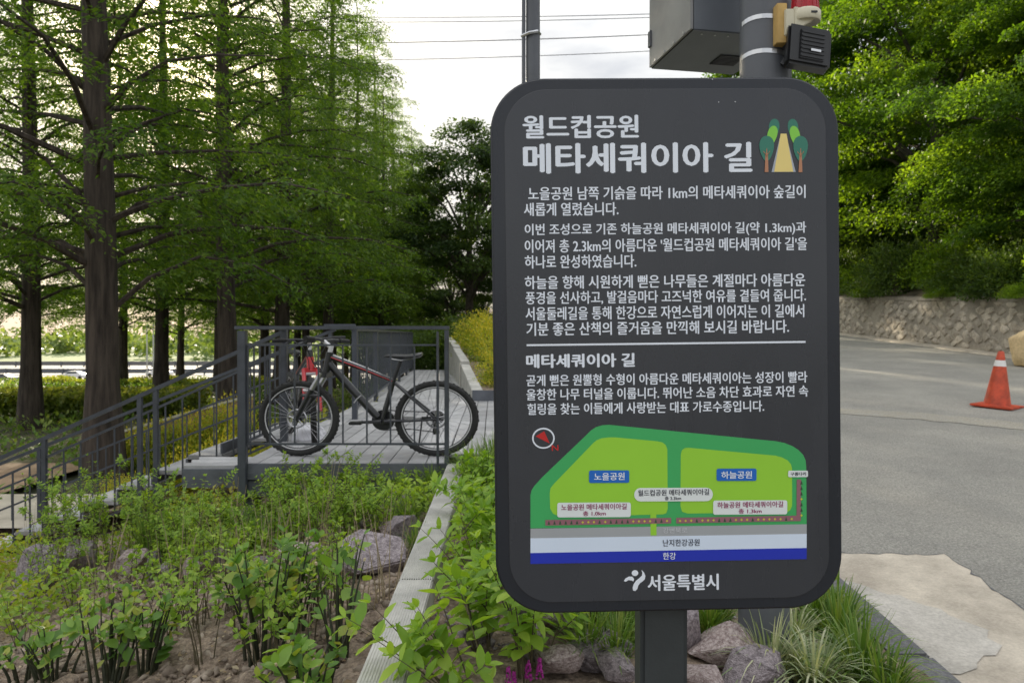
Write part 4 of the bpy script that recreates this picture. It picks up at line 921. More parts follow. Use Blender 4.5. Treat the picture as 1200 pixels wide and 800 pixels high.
# ------------------------------------------------------------------ metasequoia avenue
def make_meta(seed, H=21, R0=4.3, r0=.26, nb=122, zlow=2.2, dens=1.0, limbs=(), thr=-.42):
    rs_ = np.random.RandomState(seed); rr_ = random.Random(seed)
    tb = MB(); n = 14; pts = []; rad = []
    for i in range(n):
        t = i/(n-1); pts.append((.10*math.sin(t*5+seed), .10*math.cos(t*4+seed)-.1*math.cos(seed), H*t)); rad.append(max(.02, r0*(1-t)**.85*(1+.35*math.exp(-t*40))))
    tb.tube(pts, rad, 18)
    # buttress flutes and bumps on the stem
    tb.v = [(x*(1+.10*mnoise.noise(Vector((math.atan2(y, x)*2.2, z*.35, seed)))+.05*mnoise.noise(Vector((x*9, y*9, z*2.2)))), y*(1+.10*mnoise.noise(Vector((math.atan2(y, x)*2.2, z*.35, seed)))), z) for x, y, z in tb.v]
    P, D, N, L = [], [], [], []
    for b in range(nb):
        f = (b+.5)/nb; z0 = zlow + (H-zlow-.4)*f**1.12; az = b*2.39996 + rr_.uniform(-.4, .4)
        ln = (R0*(1-((z0)/(H+1.5))**1.6)+.3)*rr_.uniform(.6, 1.15); up = rr_.uniform(.2, .8)
        if b < len(limbs): az, ln, up, z0 = limbs[b]
        d = np.array([math.cos(az), math.sin(az), 0]); side = np.array([-d[1], d[0], 0])
        ts = np.linspace(0, 1, 9); wob = rr_.uniform(-.3, .3)
        cur = np.stack([d*ln*t + side*wob*math.sin(t*2.6)*ln*.35 + np.array([0, 0, z0 + up*ln*t - up*.85*ln*t*t*rr_.uniform(.95, 1.05)]) for t in ts])
        rb = .018+.05*(ln/R0)*(1-z0/H); tb.tube([tuple(c) for c in cur[::2]], [rb, rb*.8, rb*.55, rb*.35, rb*.12], 5, cap=False)
        nt_ = int(27*ln/3.0*dens**.5)+5
        for k in range(nt_):
            t = .22+.78*(k+rr_.random())/nt_; q = t*8; i0 = min(7, int(q)); base = cur[i0]+(cur[i0+1]-cur[i0])*(q-i0); tan = cur[i0+1]-cur[i0]; tan = tan/np.linalg.norm(tan)
            sgn = 1 if k % 2 else -1; tl_ = (.30+ .95*(1-t)**.7*ln/3.4)*rr_.uniform(.6, 1.15)
            sd_ = np.array([-tan[1], tan[0], 0]); dr_ = tan*rr_.uniform(.45, .9)+sgn*sd_*rr_.uniform(.6, 1.1)+np.array([0, 0, rr_.uniform(-.75, .35)]); dr_ /= np.linalg.norm(dr_)
            if mnoise.noise(Vector(base)*.75+Vector((seed*7, 0, 0))) < thr: continue
            m = int(tl_*34*dens**.5)+4; u_ = rs_.uniform(.05, 1, m)
            pos = base + dr_*(u_*tl_)[:, None] + np.array([0, 0, -1])*(.42*tl_*u_**2)[:, None] + rs_.normal(0, .05, (m, 3))
            ls = np.where(rs_.uniform(size=m) < .5, 1, -1)[:, None]; lat = np.cross(dr_, [0, 0, 1])
            dd = dr_*.7 + lat*ls*rs_.uniform(.3, 1, (m, 1)) + rs_.normal(0, .25, (m, 3)) + np.array([0, 0, -.32])
            P.append(pos); D.append(dd); N.append(np.array([0, 0, 1]) + rs_.normal(0, .65, (m, 3))); L.append(rs_.uniform(.055, .125, m))
    P, D, N, L = map(np.concatenate, (P, D, N, L))
    V, Fc, k = scatter(DIA, P, D, N, L, L*.4)
    clump = np.array([mnoise.noise(Vector(p)*1.1) for p in P[::8]]); clump = np.repeat(clump, 8)[:len(P)]
    tint = np.clip(.5+.5*clump+rs_.uniform(-.35, .35, len(P)), 0, 1)
    return tb.mesh('trunk', m_bark, smooth=True), npmesh('crown', V, Fc, L_meta, np.repeat(tint, k))
# limbs of the nearest tree as the photograph shows them: (azimuth, length, rise, height)
near_limbs = [(.05, 3.4, 1.05, 2.55), (math.pi*.96, 2.6, .95, 3.0), (2.8, 2.9, .75, 3.45), (.5, 2.4, 1.1, 4.0), (3.4, 2.8, 1.5, 4.3), (.2, 2.6, 1.2, 5.2)]
metas = [make_meta(1, zlow=2.6, limbs=near_limbs, dens=.85, r0=.27, thr=-.2), make_meta(2, zlow=3.0, R0=4.8, r0=.25), make_meta(3, zlow=3.2, R0=5.0, r0=.24, dens=.9), make_meta(4, zlow=3.4, R0=3.8, r0=.23, H=19, dens=.8)]
def mtree(v, x, y, rz, s, label, group='avenue of metasequoia trees'):
    t = thing('metasequoia_tree', label, 'tree', (x, y, low_z(x, y)-.05), rz, group); t.scale = (s, s, s)
    link('trunk', metas[v][0], None, t); link('crown', metas[v][1], None, t); return t
ords = ['nearest', 'second', 'third', 'fourth', 'fifth', 'sixth', 'seventh', 'eighth', 'ninth']
row1 = [(-6.72, 12), (-6.55, 17.2), (-7.1, 23), (-7.45, 30), (-7.75, 37), (-8.05, 44), (-8.4, 52), (-8.9, 60), (-9.4, 70)]
row2 = [(-11.75, 18), (-11.4, 24), (-12.0, 30.5), (-12.4, 37), (-12.8, 44), (-13.2, 52), (-13.7, 61)]
row3 = [(-17.6, 27), (-17.9, 34), (-18.4, 41), (-18.9, 49), (-19.5, 58)]
for i, (x, y) in enumerate(row1):
    mtree(0 if i == 0 else 1+(i+1) % 3, x, y, 0 if i == 0 else i*1.7, 1.0, 'thick dark metasequoia trunk with feathery green crown, %s in the row closest to the deck' % ords[i])
for i, (x, y) in enumerate(row2):
    mtree(1+i % 3, x, y, 2+i*2.1, .95, 'dark metasequoia in the middle row behind the hedge, %s of that row' % ords[i])
for i, (x, y) in enumerate(row3):
    mtree(1+(i+2) % 3, x, y, 1+i*1.3, .85, 'slender metasequoia in the row beside the highway, %s of that row' % ords[i])

for i, (x, y, s_) in enumerate(((-9.4, 33.5, .85), (-9.9, 41, .85), (-6.1, 35, .74), (-6.4, 48, .8), (-10.4, 56, .9))):
    mtree(3 if i % 2 == 0 else 1, x, y, 3+i*1.9, s_, 'slim dark metasequoia standing between the main rows, %s from the deck' % ords[i])

# ------------------------------------------------------------------ broadleaf trees
def make_broad(seed, H=11, Rc=4.2, n=130, m=560, mat=None, leaf=(.08, .15), zc=.55, r0=.22, flat_=.75, droop=.5, lean=(0, 0)):
    rs_ = np.random.RandomState(seed); rr_ = random.Random(seed); tb = MB()
    top = H*.62; tb.tube([(0, 0, 0), (lean[0]*.15, lean[1]*.15, top*.3), (lean[0]*.5, lean[1]*.5, top*.65), (lean[0], lean[1], top)], [r0, r0*.8, r0*.6, r0*.3], 12)
    P, D, N, L, T = [], [], [], [], []
    for c in range(n):
        v = rs_.normal(size=3); v /= np.linalg.norm(v); rad = rs_.uniform(.55, 1.0)
        cc = np.array([lean[0]+v[0]*Rc*rad, lean[1]+v[1]*Rc*rad, H*zc + v[2]*H*(1-zc)*rad*flat_])
        if cc[2] < .6: cc[2] = .6+rs_.uniform(0, 1)
        if c % 4 == 0:
            s0 = np.array([lean[0]*.4, lean[1]*.4, max(.4, min(top*.95, cc[2]*.6))]); mid = (s0+cc)/2+np.array([0, 0, .35]); tb.tube([tuple(s0), tuple(mid), tuple(cc)], [r0*.38, r0*.22, .012], 5, cap=False)
        out = np.array([v[0], v[1], 0]); out = out/(np.linalg.norm(out)+1e-6)
        sc_ = rs_.uniform(.5, 1.2)*Rc*.22; q = rs_.normal(size=(m, 3)); q /= np.linalg.norm(q, axis=1, keepdims=True); q *= rs_.uniform(0, 1, (m, 1))**.45
        a = q[:, 0]; pos = cc + out*(a*1.35*sc_)[:, None] + np.cross(out, [0, 0, 1])*(q[:, 1]*sc_)[:, None] + np.array([0, 0, 1])*((q[:, 2]*.42 - droop*.5*(a+.2)*np.abs(a+.2))*sc_)[:, None]
        P.append(pos); D.append(out*.8+rs_.normal(0, .55, (m, 3))+np.array([0, 0, -.35])); N.append(np.array([0, 0, .8])+out*.25+rs_.normal(0, .7, (m, 3))); L.append(rs_.uniform(*leaf, m)); T.append(np.full(m, rs_.uniform(-.15, .7)))
    P, D, N, L, T = map(np.concatenate, (P, D, N, L, T)); V, Fc, k = scatter(DIA, P, D, N, L, L*.55)
    return tb.mesh('trunk', m_bark2, smooth=True), npmesh('crown', V, Fc, mat, np.repeat(np.clip(T+rs_.uniform(-.1, .4, len(P)), 0, 1), k))
hillv = [make_broad(21, H=10, Rc=4.3, n=120, m=820, mat=L_hill, leaf=(.07, .15), zc=.46, droop=.9, flat_=.95), make_broad(22, H=11.5, Rc=4.6, n=115, m=820, mat=L_hill, leaf=(.07, .15), zc=.5, droop=.9, flat_=.95)]
darkv = make_broad(23, H=12, Rc=4.0, n=120, m=430, mat=L_dark, leaf=(.10, .2), zc=.55)
def btree(var, x, y, z, rz, s, label, group=None, name='broadleaf_tree'):
    t = thing(name, label, 'tree', (x, y, z), rz, group); t.scale = (s, s, s); link('trunk', var[0], None, t); link('crown', var[1], None, t); return t
hl = [(17.5, 22.5, 1, 1.0, 'broad green tree filling the slope between the two over the wall'), (18, 30.5, 0, 1.5, 'tall green tree higher up behind the beacon'), (14.9, 19.6, 0, .9, 'bright green tree drooping over the stone wall near the right edge'), (14.9, 26, 1, 1.3, 'bright green tree directly behind the beacon over the stone wall'),
      (20.5, 24, 0, 1.3, 'tall tree on the hill behind the drooping tree at the right edge'), (21.5, 34, 1, 1.15, 'tall tree high on the hill behind the tree over the wall'),
      (15.6, 35.5, 0, 1.5, 'tree on the hill just right of the sign board'), (27, 29, 1, 1.1, 'tree on the upper hill at the far right'), (14.0, 43, 1, 1.05, 'tree beside the road beyond the bend hidden partly by the sign'),
      (19.5, 17.5, 1, .85, 'leafy tree low on the hill just past the right edge')]
for i, (x, y, v_, s_, lb_) in enumerate(hl): btree(hillv[v_], x, y, hz(x, y)-.2, i*1.9, s_, lb_, 'trees on the hill above the stone wall')
for i, (x, y, s_, lb_) in enumerate(((-1.9, 33, .98, 'dark broadleaf tree at the end of the deck left of the sign'), (2.6, 40, 1.1, 'taller dark broadleaf tree behind the end of the deck beside the sign'), (-3.8, 46, .8, 'dark broadleaf tree deep at the end of the avenue'))):
    btree(darkv, x, y, .6 if x > -2 else -.9, 2.2*i+.5, s_, lb_, 'dark trees behind the deck end')

# ------------------------------------------------------------------ bushes and hedges
def make_bush(seed, Rx, Rz, n, mat, leaf, stems=8, hollow=.5, tpl=DIA, wr=.5):
    rs_ = np.random.RandomState(seed); v = rnd(rs_, n); v[:, 2] = np.abs(v[:, 2])*1.0
    lump = np.array([mnoise.noise(Vector(p)*2.3+Vector((seed, 0, 0))) for p in v]); rad = rs_.uniform(hollow, 1, n)*(1+.45*lump)
    P = v*rad[:, None]*np.array([Rx, Rx, Rz]); D = v+rs_.normal(0, .6, (n, 3)); N = np.array([0, 0, 1])+v*.4+rs_.normal(0, .5, (n, 3)); L = rs_.uniform(*leaf, n)
    V, Fc, k = scatter(tpl, P, D, N, L, L*wr); tb = MB()
    for i in range(stems):
        a = rs_.uniform(0, 6.28); e = np.array([math.cos(a)*Rx*.6, math.sin(a)*Rx*.6, Rz*.8]); tb.tube([(e[0]*.1, e[1]*.1, -.15), tuple(e*.5+np.array([0, 0, .05])), tuple(e)], [.02, .014, .005], 5, cap=False)
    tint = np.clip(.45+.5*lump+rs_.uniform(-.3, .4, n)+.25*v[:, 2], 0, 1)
    return tb.mesh('stems', m_stem), npmesh('foliage', V, Fc, mat, np.repeat(tint, k))
def bush(var, x, y, z, rz, s, label, group, name='shrub', cat='shrub'):
    t = thing(name, label, cat, (x, y, z), rz, group); t.scale = s if isinstance(s, tuple) else (s, s, s)
    link('stems', var[0], None, t); link('foliage', var[1], None, t); return t
dkb = make_bush(31, 1.3, 1.5, 9000, L_dark, (.06, .13)); hlb = make_bush(32, 1.3, 1.3, 9000, L_hill, (.05, .12)); yb = make_bush(33, .75, .85, 6500, L_yel, (.03, .07)); cvb = make_bush(34, .6, .55, 4200, L_cover, (.03, .07))
posn = ['first', 'second', 'third', 'fourth', 'fifth', 'sixth', 'seventh', 'eighth', 'ninth', 'tenth', 'eleventh', 'twelfth', 'thirteenth', 'fourteenth', 'fifteenth', 'sixteenth']
for i in range(14):
    y = 15.2+i*1.75; x = 12.95+.35*math.sin(i*2.1)
    bush(hlb if i % 3 == 1 else dkb, x, y, hz(x, y)-.25, i*1.3, (1, 1, 1.05+.3*math.sin(i*1.7)), 'bush on top of the stone wall, %s counted from the right edge' % posn[i], 'bushes along the top of the stone wall')
for i in range(12):
    y = 16+i*2.3; x = 15.8+.8*math.sin(i*1.9)
    bush(dkb, x, y, hz(x, y)-.2, i*2.3, (1.3, 1.3, 1.5), 'dark bush under the hill trees, %s counted from the right edge' % posn[i], 'dark undergrowth on the hill')
# overhanging sprigs on the wall
for i, (px, Y_) in enumerate(((1097, 20.6), (1195, 17.2), (1020, 25))):
    x = WXX+.05; bush(hlb, x, Y_, wtop(Y_)-.02, i, (.30, .42, .28), 'small green sprig hanging over the %s of the stone wall' % ('middle', 'right end', 'left end')[i], 'sprigs over the wall')
# yellow flowering shrubs right of the deck
for i, (x, y, s_) in enumerate(((-.15, 12.3, .62), (.0, 13.4, .8), (-.15, 14.8, .9), (-.35, 16.4, 1.0), (-.6, 18.4, 1.1), (.8, 14, 1.0), (.6, 16.6, 1.15), (-.9, 20.6, 1.1))):
    bush(yb, x, y, road_z(y)-.05, i*1.1, s_, 'yellow green flowering shrub behind the planter wall, %s from the near end' % posn[i], 'yellow shrubs beside the deck', 'flowering_shrub')
for i, (x, y, s_) in enumerate(((-2.6, 22.2, .8), (-1.7, 22.6, .95), (-.8, 23.5, 1.1), (-3.8, 23, .9), (-1.2, 26, 1.3), (.4, 25, 1.3), (-2.9, 27, 1.1))):
    bush(dkb, x, y, .45, i*2.1, s_, 'dark green shrub closing the far end of the deck, %s of the clump' % posn[i], 'dark shrubs at the deck end')
# shrubs against the tan wall
for i, (px, s_) in enumerate(((150, .75), (172, .85), (198, .9), (224, 1.0), (250, 1.15), (276, 1.25))):
    x = (px-600)/F*12.9; bush(yb if i % 2 else cvb, x, 12.9, -.8, i*1.9, (1.1, .7, s_*(1.0 if i % 2 else 1.5)), 'shrub growing against the tan wall, %s from the left' % posn[i], 'shrubs against the tan wall')
# yellow green shrubs by the stairs
for i, (px, Y_, s_) in enumerate(((268, 9.2, .85), (245, 9.25, .85), (222, 9.2, .7), (300, 9.25, .8), (190, 9.3, .5), (160, 9.3, .45), (138, 9.4, .4), (345, 9.3, .75), (372, 9.6, .8))):
    x = (px-600)/F*Y_; bush(yb, x, Y_, -.72, i*1.7, (s_, s_*.8, s_*1.15), 'yellow green shrub beyond the stair railing, %s of the row' % posn[i], 'yellow green shrubs by the stairs', 'flowering_shrub')
for i, (px, Y_, s_) in enumerate(((395, 10.4, 1.1), (430, 11.2, 1.1), (360, 11, 1.1), (460, 13, 1.1))):
    x = (px-600)/F*Y_; bush(cvb, x, Y_, -.7, i*1.7, (1.0, 1.0, 1.7*s_), 'low green shrub behind the back railing, %s of the row' % posn[i], 'low shrubs behind the back railing')
# hedge between the avenue and the highway
def hedge(name, label, x0, x1, y0, y1, z0, z1, n, mat, seed):
    rs_ = np.random.RandomState(seed); x = rs_.uniform(x0, x1, n); y = rs_.uniform(y0, y1, n); u_ = rs_.uniform(0, 1, n)**.5
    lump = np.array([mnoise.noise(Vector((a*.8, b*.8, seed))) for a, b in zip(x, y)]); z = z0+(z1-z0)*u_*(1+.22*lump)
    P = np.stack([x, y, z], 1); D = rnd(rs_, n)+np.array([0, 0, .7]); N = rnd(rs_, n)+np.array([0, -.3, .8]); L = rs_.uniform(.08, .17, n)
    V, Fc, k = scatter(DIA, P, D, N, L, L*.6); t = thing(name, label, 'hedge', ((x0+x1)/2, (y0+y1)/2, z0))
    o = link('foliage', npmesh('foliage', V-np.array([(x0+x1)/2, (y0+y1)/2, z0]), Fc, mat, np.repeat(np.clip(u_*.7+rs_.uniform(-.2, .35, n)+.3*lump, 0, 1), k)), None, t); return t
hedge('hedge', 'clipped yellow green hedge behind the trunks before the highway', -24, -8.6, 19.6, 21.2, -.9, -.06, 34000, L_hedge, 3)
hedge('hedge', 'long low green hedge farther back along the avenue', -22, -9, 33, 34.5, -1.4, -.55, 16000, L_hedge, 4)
# rough plants under the avenue
def cover(name, label, n, xr, yr, zf, L0, mat, seed, hgt=.12, tpl=DIA, patch=.9, thr=-.1, wr=.45, cat='ground cover'):
    rs_ = np.random.RandomState(seed); x = rs_.uniform(*xr, n); y = rs_.uniform(*yr, n)
    k_ = np.array([mnoise.noise(Vector((a*patch, b*patch, seed))) for a, b in zip(x, y)]); keep = k_ > thr+rs_.uniform(-.15, .15, n); x, y, k_ = x[keep], y[keep], k_[keep]; n = len(x)
    z = np.array([zf(a, b) for a, b in zip(x, y)])+rs_.uniform(0, 1, n)*hgt*(1+k_*1.5)
    D = rnd(rs_, n)+np.array([0, 0, .35]); N = np.array([0, 0, 1])+rs_.normal(0, .45, (n, 3)); L = rs_.uniform(L0*.6, L0*1.3, n)
    V, Fc, kk = scatter(tpl, np.stack([x, y, z], 1), D, N, L, L*wr)
    return tag(link(name, npmesh(name, V, Fc, mat, np.repeat(np.clip(.4+k_+rs_.uniform(-.35, .35, n), 0, 1), kk)), None, None, 'stuff'), label, cat)
cover('undergrowth', 'low weeds and grass growing under the avenue of trees', 45000, (-24, -4.5), (9.8, 40), lambda a, b: low_z(a, b)-.05, .14, L_grass, 5, .28, patch=.4)
# woods beyond the highway
def far_wood():
    rs_ = np.random.RandomState(8); P = []; T = []
    for i in range(150):
        x = rs_.uniform(-420, 60); y = rs_.uniform(215, 330); r_ = rs_.uniform(4, 8.5); h = rs_.uniform(5, 11); m = 110; v = rnd(rs_, m); v[:, 2] = np.abs(v[:, 2])
        P.append(np.array([x, y, -5.6+(y-192)*.012])+v*np.array([r_, r_, h])*rs_.uniform(.75, 1, (m, 1))); T.append(np.full(m, rs_.uniform(0, 1)))
    P = np.concatenate(P); T = np.concatenate(T); n = len(P); L = rs_.uniform(1.2, 2.6, n); V, Fc, k = scatter(DIA, P, rnd(rs_, n), rnd(rs_, n)+np.array([0, 0, .8]), L, L*.7)
    tag(link('far_wood', npmesh('far_wood', V, Fc, L_farw, np.repeat(np.clip(T+rs_.uniform(-.2, .2, n), 0, 1), k)), None, None, 'stuff'), 'pale green woods along the river beyond the highway', 'woods')
far_wood()

# ------------------------------------------------------------------ rocks
def gp(px, py):
    u_ = (px-600)/F; k_ = (py-HY)/F; Y = 1.06/max(.06, k_+.22*u_)
    if Y > 5.6: Y = 5.6
    return u_*Y, Y
def gp2(px, py): Y = 1.2/((py-HY)/F); return (px-600)/F*Y, Y
def rock_mesh(seed, red=False):
    r_ = random.Random(seed); bm = bmesh.new()
    for _ in range(15):
        v = Vector((r_.gauss(0, 1), r_.gauss(0, 1), r_.gauss(0, 1))).normalized()*r_.uniform(.85, 1.05); bm.verts.new(v)
    bmesh.ops.convex_hull(bm, input=bm.verts[:]); bmesh.ops.delete(bm, geom=[v for v in bm.verts if not v.link_faces], context='VERTS')
    bmesh.ops.bevel(bm, geom=bm.edges[:], offset=.06, segments=2, affect='EDGES', clamp_overlap=True); bmesh.ops.triangulate(bm, faces=bm.faces[:])
    bmesh.ops.subdivide_edges(bm, edges=[e for e in bm.edges if e.calc_length() > .25], cuts=2, use_grid_fill=True); bmesh.ops.triangulate(bm, faces=bm.faces[:])
    for v in bm.verts: v.co *= 1+.07*mnoise.noise(v.co*3+Vector((seed, 0, 0)))+.03*mnoise.noise(v.co*9)
    me = bpy.data.meshes.new('rock'); bm.to_mesh(me); bm.free(); me.materials.append(m_rock2 if red else m_rock); return me
rocks = [rock_mesh(40+i, i % 3 == 2) for i in range(9)]
RK = [ # px, py of the foot, width px, height px, which bed, label
 (24, 702, 74, 62, 0, 'dark purple grey boulder at the left edge above the pruned shrubs'), (88, 672, 46, 44, 0, 'grey boulder half hidden under the green ground cover at left'),
 (148, 676, 46, 36, 0, 'pale lilac boulder with a flat face on the bare soil'), (173, 682, 28, 44, 0, 'narrow upright stone beside the pale lilac boulder'), (196, 682, 36, 26, 0, 'reddish stone right of the narrow upright stone'),
 (223, 682, 32, 28, 0, 'purple stone in the row left of the split stone'), (251, 672, 42, 36, 0, 'split grey purple stone in the rock row'), (278, 676, 32, 28, 0, 'small stone right of the split stone'),
 (291, 592, 46, 26, 0, 'purple pointed stone lying on top below the corner post'), (288, 612, 52, 30, 0, 'broad pale stone under the pointed purple stone'), (303, 680, 34, 30, 0, 'blue grey stone half behind the round leaved shrub'),
 (350, 672, 66, 42, 0, 'dark boulder behind the stems left of the big boulder'), (432, 682, 92, 62, 0, 'largest red and grey boulder beside the timber beam'), (432, 628, 36, 30, 0, 'round grey stone stacked behind the largest boulder'),
 (455, 634, 34, 26, 0, 'dark stone touching the top of the largest boulder'), (470, 640, 38, 44, 0, 'grey stone between the largest boulder and the beam'), (462, 596, 40, 24, 0, 'brown stone below the deck fascia near the beam'),
 (410, 612, 32, 30, 0, 'upright stone left of the round grey stone'), (232, 588, 44, 18, 0, 'flat pale slab on the slope below the step'), (190, 582, 56, 24, 0, 'long pale flat stone left of the slab below the step'),
 (136, 592, 40, 18, 0, 'pale stone beyond the green ground cover'), (255, 640, 34, 22, 0, 'mossy stone on the slope behind the rock row'), (334, 622, 36, 24, 0, 'dim stone under the saplings before the deck'),
 (652, 770, 80, 56, 1, 'large grey boulder under the left corner of the sign board'), (622, 800, 60, 40, 1, 'dark grey stone left of the sign post at the bottom'), (700, 806, 92, 52, 1, 'reddish boulder in front of the sedge left of the sign post'),
 (852, 785, 104, 52, 1, 'long red brown boulder right of the sign post'), (886, 812, 110, 54, 1, 'speckled lilac boulder at the bottom right of the sign post'), (806, 770, 44, 80, 1, 'upright pink stone just right of the sign post'),
 (738, 740, 40, 46, 1, 'grey stone directly left of the sign post'), (540, 648, 30, 26, 1, 'small dark stone against the timber beam'), (556, 690, 30, 26, 1, 'small stone in the shade between bright shrub and beam'),
 (690, 732, 50, 26, 1, 'grey stone behind the green sedge under the board'), (560, 790, 60, 40, 1, 'grey stone under the bright shrub by the beam'),
 (668, 738, 60, 34, 1, 'grey flat stone tucked under the lower edge of the board'), (655, 822, 70, 42, 1, 'pale stone at the very bottom above the purple flowers'), (726, 822, 60, 40, 1, 'pinkish stone at the bottom touching the sign post'),
 (790, 745, 40, 26, 1, 'small dark stone seen right behind the sign post'), (828, 824, 70, 40, 1, 'grey stone at the bottom edge right of the sign post'), (910, 830, 60, 34, 1, 'low lilac stone under the striped sedge'), (612, 760, 46, 34, 1, 'grey stone between the bright shrub and the large boulder')]
for i, (px, py, wp, hp, b, lab) in enumerate(RK):
    x, y = gp(px, py) if b == 0 else gp2(px, py); z = bed_z(x, y) if b == 0 else planter_z(x, y)
    wd = wp/F*y/2; hh = hp/F*y/2*1.15; r_ = random.Random(i); y += wd*.5
    o = link('rock', rocks[i % 9], None, None, loc=(x, y, z+hh*.72), rot=(0, 0, r_.uniform(0, 6.28)), scale=(wd*1.08, wd*1.0, hh)); tag(o, lab, 'rock', 'rocks set in the planting beds')

# ------------------------------------------------------------------ small shrubs, saplings, grasses
_u = [.0, .10, .25, .42, .60, .78, .92, 1.0]; _w = [0, .22, .40, .49, .47, .34, .16, 0]
_v = [(u, 0, -.05*math.sin(u*3.1)-.10*u*u) for u in _u] + [(u, w_, .05*math.sin(u*3)+.012*math.sin(u*21)-.10*u*u) for u, w_ in list(zip(_u, _w))[1:-1]] + [(u, -w_, .05*math.sin(u*3)-.012*math.sin(u*19)-.10*u*u) for u, w_ in list(zip(_u, _w))[1:-1]]
_f = [(0, 1, 8), (6, 7, 13)] + [(i, i+1, 8+i, 7+i) for i in range(1, 6)]
_f2 = []
for f_ in _f:
    _f2 += [f_] if len(f_) == 3 else [(f_[0], f_[1], f_[2]), (f_[0], f_[2], f_[3])]
_f2 += [tuple({**{k: k for k in range(8)}, **{k: k+6 for k in range(8, 14)}}[q] for q in f_)[::-1] for f_ in _f2]
RLEAF = (np.array(_v), np.array(_f2)); leaf_me = []
for k in range(4):
    V, Fc, _ = scatter(RLEAF, np.zeros((1, 3)), np.array([[1., 0, 0]]), np.array([[0, 0, 1.]]), 1.0, [.46, .52, .42, .5][k]); V = V.copy()
    V[:, 2] += -.10*k*V[:, 0]**2*.6; leaf_me.append((V, Fc))
def leaf_meshes(mat, nm='leaf', wide=1.0):
    o = []
    for V, Fc in leaf_me: o.append(npmesh(nm, V*np.array([1, wide, 1]), Fc, mat, smooth=True))
    return o
LM_w = leaf_meshes(L_weig); LM_p = leaf_meshes(L_prun, wide=1.45)
def branchy(seed, nst, h, spread, lean=(0, 0), up=.9):
    """curved stems from one base; returns the list of stems as point arrays."""
    r_ = random.Random(seed); o = []
    for i in range(nst):
        a = r_.uniform(0, 6.28); s_ = spread*r_.uniform(.2, 1); hh = h*r_.uniform(.6, 1.05); w_ = r_.uniform(-.3, .3); b_ = r_.uniform(.01, .07)
        o.append([Vector((math.cos(a)*(s_*t**1.3+b_)+lean[0]*t*h, math.sin(a)*(s_*t**1.3+b_)+lean[1]*t*h+w_*.1*math.sin(t*4)*h, hh*(t - .12*t*t))) for t in np.linspace(0, 1, 7)])
    return o
def stem_mesh(stems, r0, mat, n=5, extra=None):
    mb = MB()
    for s_ in stems: mb.tube(s_, [r0*(1-.75*i/(len(s_)-1)) for i in range(len(s_))], n, cap=False)
    return mb
def leaf_places(stems, per, t0, L, r_, pairs=True, spread=.9, rise=.35):
    """opposite leaves up every stem: (position, direction, normal, length)."""
    o = []
    for s_ in stems:
        for k in range(per):
            t = t0+(1-t0)*(k+.5*r_.random())/per; q = t*(len(s_)-1); i0 = min(len(s_)-2, int(q)); p = s_[i0].lerp(s_[i0+1], q-i0); tan = (s_[i0+1]-s_[i0]).normalized()
            a = (k % 2)*1.57+r_.uniform(-.5, .5); e1 = tan.orthogonal().normalized(); e2 = tan.cross(e1)
            for sg in ((1, -1) if pairs else (1,)):
                rad = (e1*math.cos(a)+e2*math.sin(a))*sg; d = (rad*spread + tan*rise + Vector((r_.gauss(0, .15), r_.gauss(0, .15), r_.gauss(0, .12)-.05))).normalized()
                nn = (tan*.7+Vector((0, 0, .7))+Vector((r_.gauss(0, .25), r_.gauss(0, .25), 0))).normalized(); o.append((p, d, nn, L*r_.uniform(.6, 1.15)*(1-.35*(t > .92))))
        p = s_[-1]; tan = (s_[-1]-s_[-2]).normalized()
        for k in range(3):
            a = k*2.1+r_.random(); e1 = tan.orthogonal().normalized(); e2 = tan.cross(e1); rad = e1*math.cos(a)+e2*math.sin(a)
            o.append((p, (tan*.9+rad*.6).normalized(), (Vector((0, 0, 1))-rad*.4).normalized(), L*r_.uniform(.45, .7)))
    return o
def side_shoots(stems, n, ln, r_):
    o = []
    for s_ in stems:
        for _ in range(n):
            q = r_.uniform(2.2, 5.6); i0 = int(q); p = s_[i0].lerp(s_[i0+1], q-i0); a = r_.uniform(0, 6.28); d = Vector((math.cos(a), math.sin(a), r_.uniform(.5, 1.3))).normalized(); l = ln*r_.uniform(.5, 1.2)
            o.append([p+d*l*t+Vector((0, 0, .1*l*t*t)) for t in np.linspace(0, 1, 4)])
    return o
def leafy_objects(name, label, cat, group, loc, rz, stems, r0, smat, LM, places, seed):
    t = thing(name, label, cat, loc, rz, group); stem_mesh(stems, r0, smat).obj('stems', smat, t, smooth=True); r_ = random.Random(seed)
    for (p, d, nn, L) in places[:290]:
        s_ = nn.cross(d).normalized(); u_ = d.cross(s_); Mx = Matrix((d, s_, u_)).transposed().to_4x4(); o = link('leaf', LM[r_.randint(0, 3)], None, t); o.matrix_local = Matrix.Translation(p) @ Mx @ Matrix.Scale(L, 4)
    return t
def leafy_mass(name, label, cat, group, loc, rz, stems, r0, smat, lmat, places, seed, wr=.45, tpl=LEAF):
    t = thing(name, label, cat, loc, rz, group); stem_mesh(stems, r0, smat, 4).obj('stems', smat, t); rs_ = np.random.RandomState(seed)
    P = np.array([p[0][:] for p in places]); D = np.array([p[1][:] for p in places]); N = np.array([p[2][:] for p in places]); L = np.array([p[3] for p in places])
    V, Fc, k = scatter(tpl, P, D, N, L, L*wr); link('foliage', npmesh('foliage', V, Fc, lmat, np.repeat(rs_.uniform(0, 1, len(P)), k), smooth=True), None, t); return t
rg_ = random.Random(77)
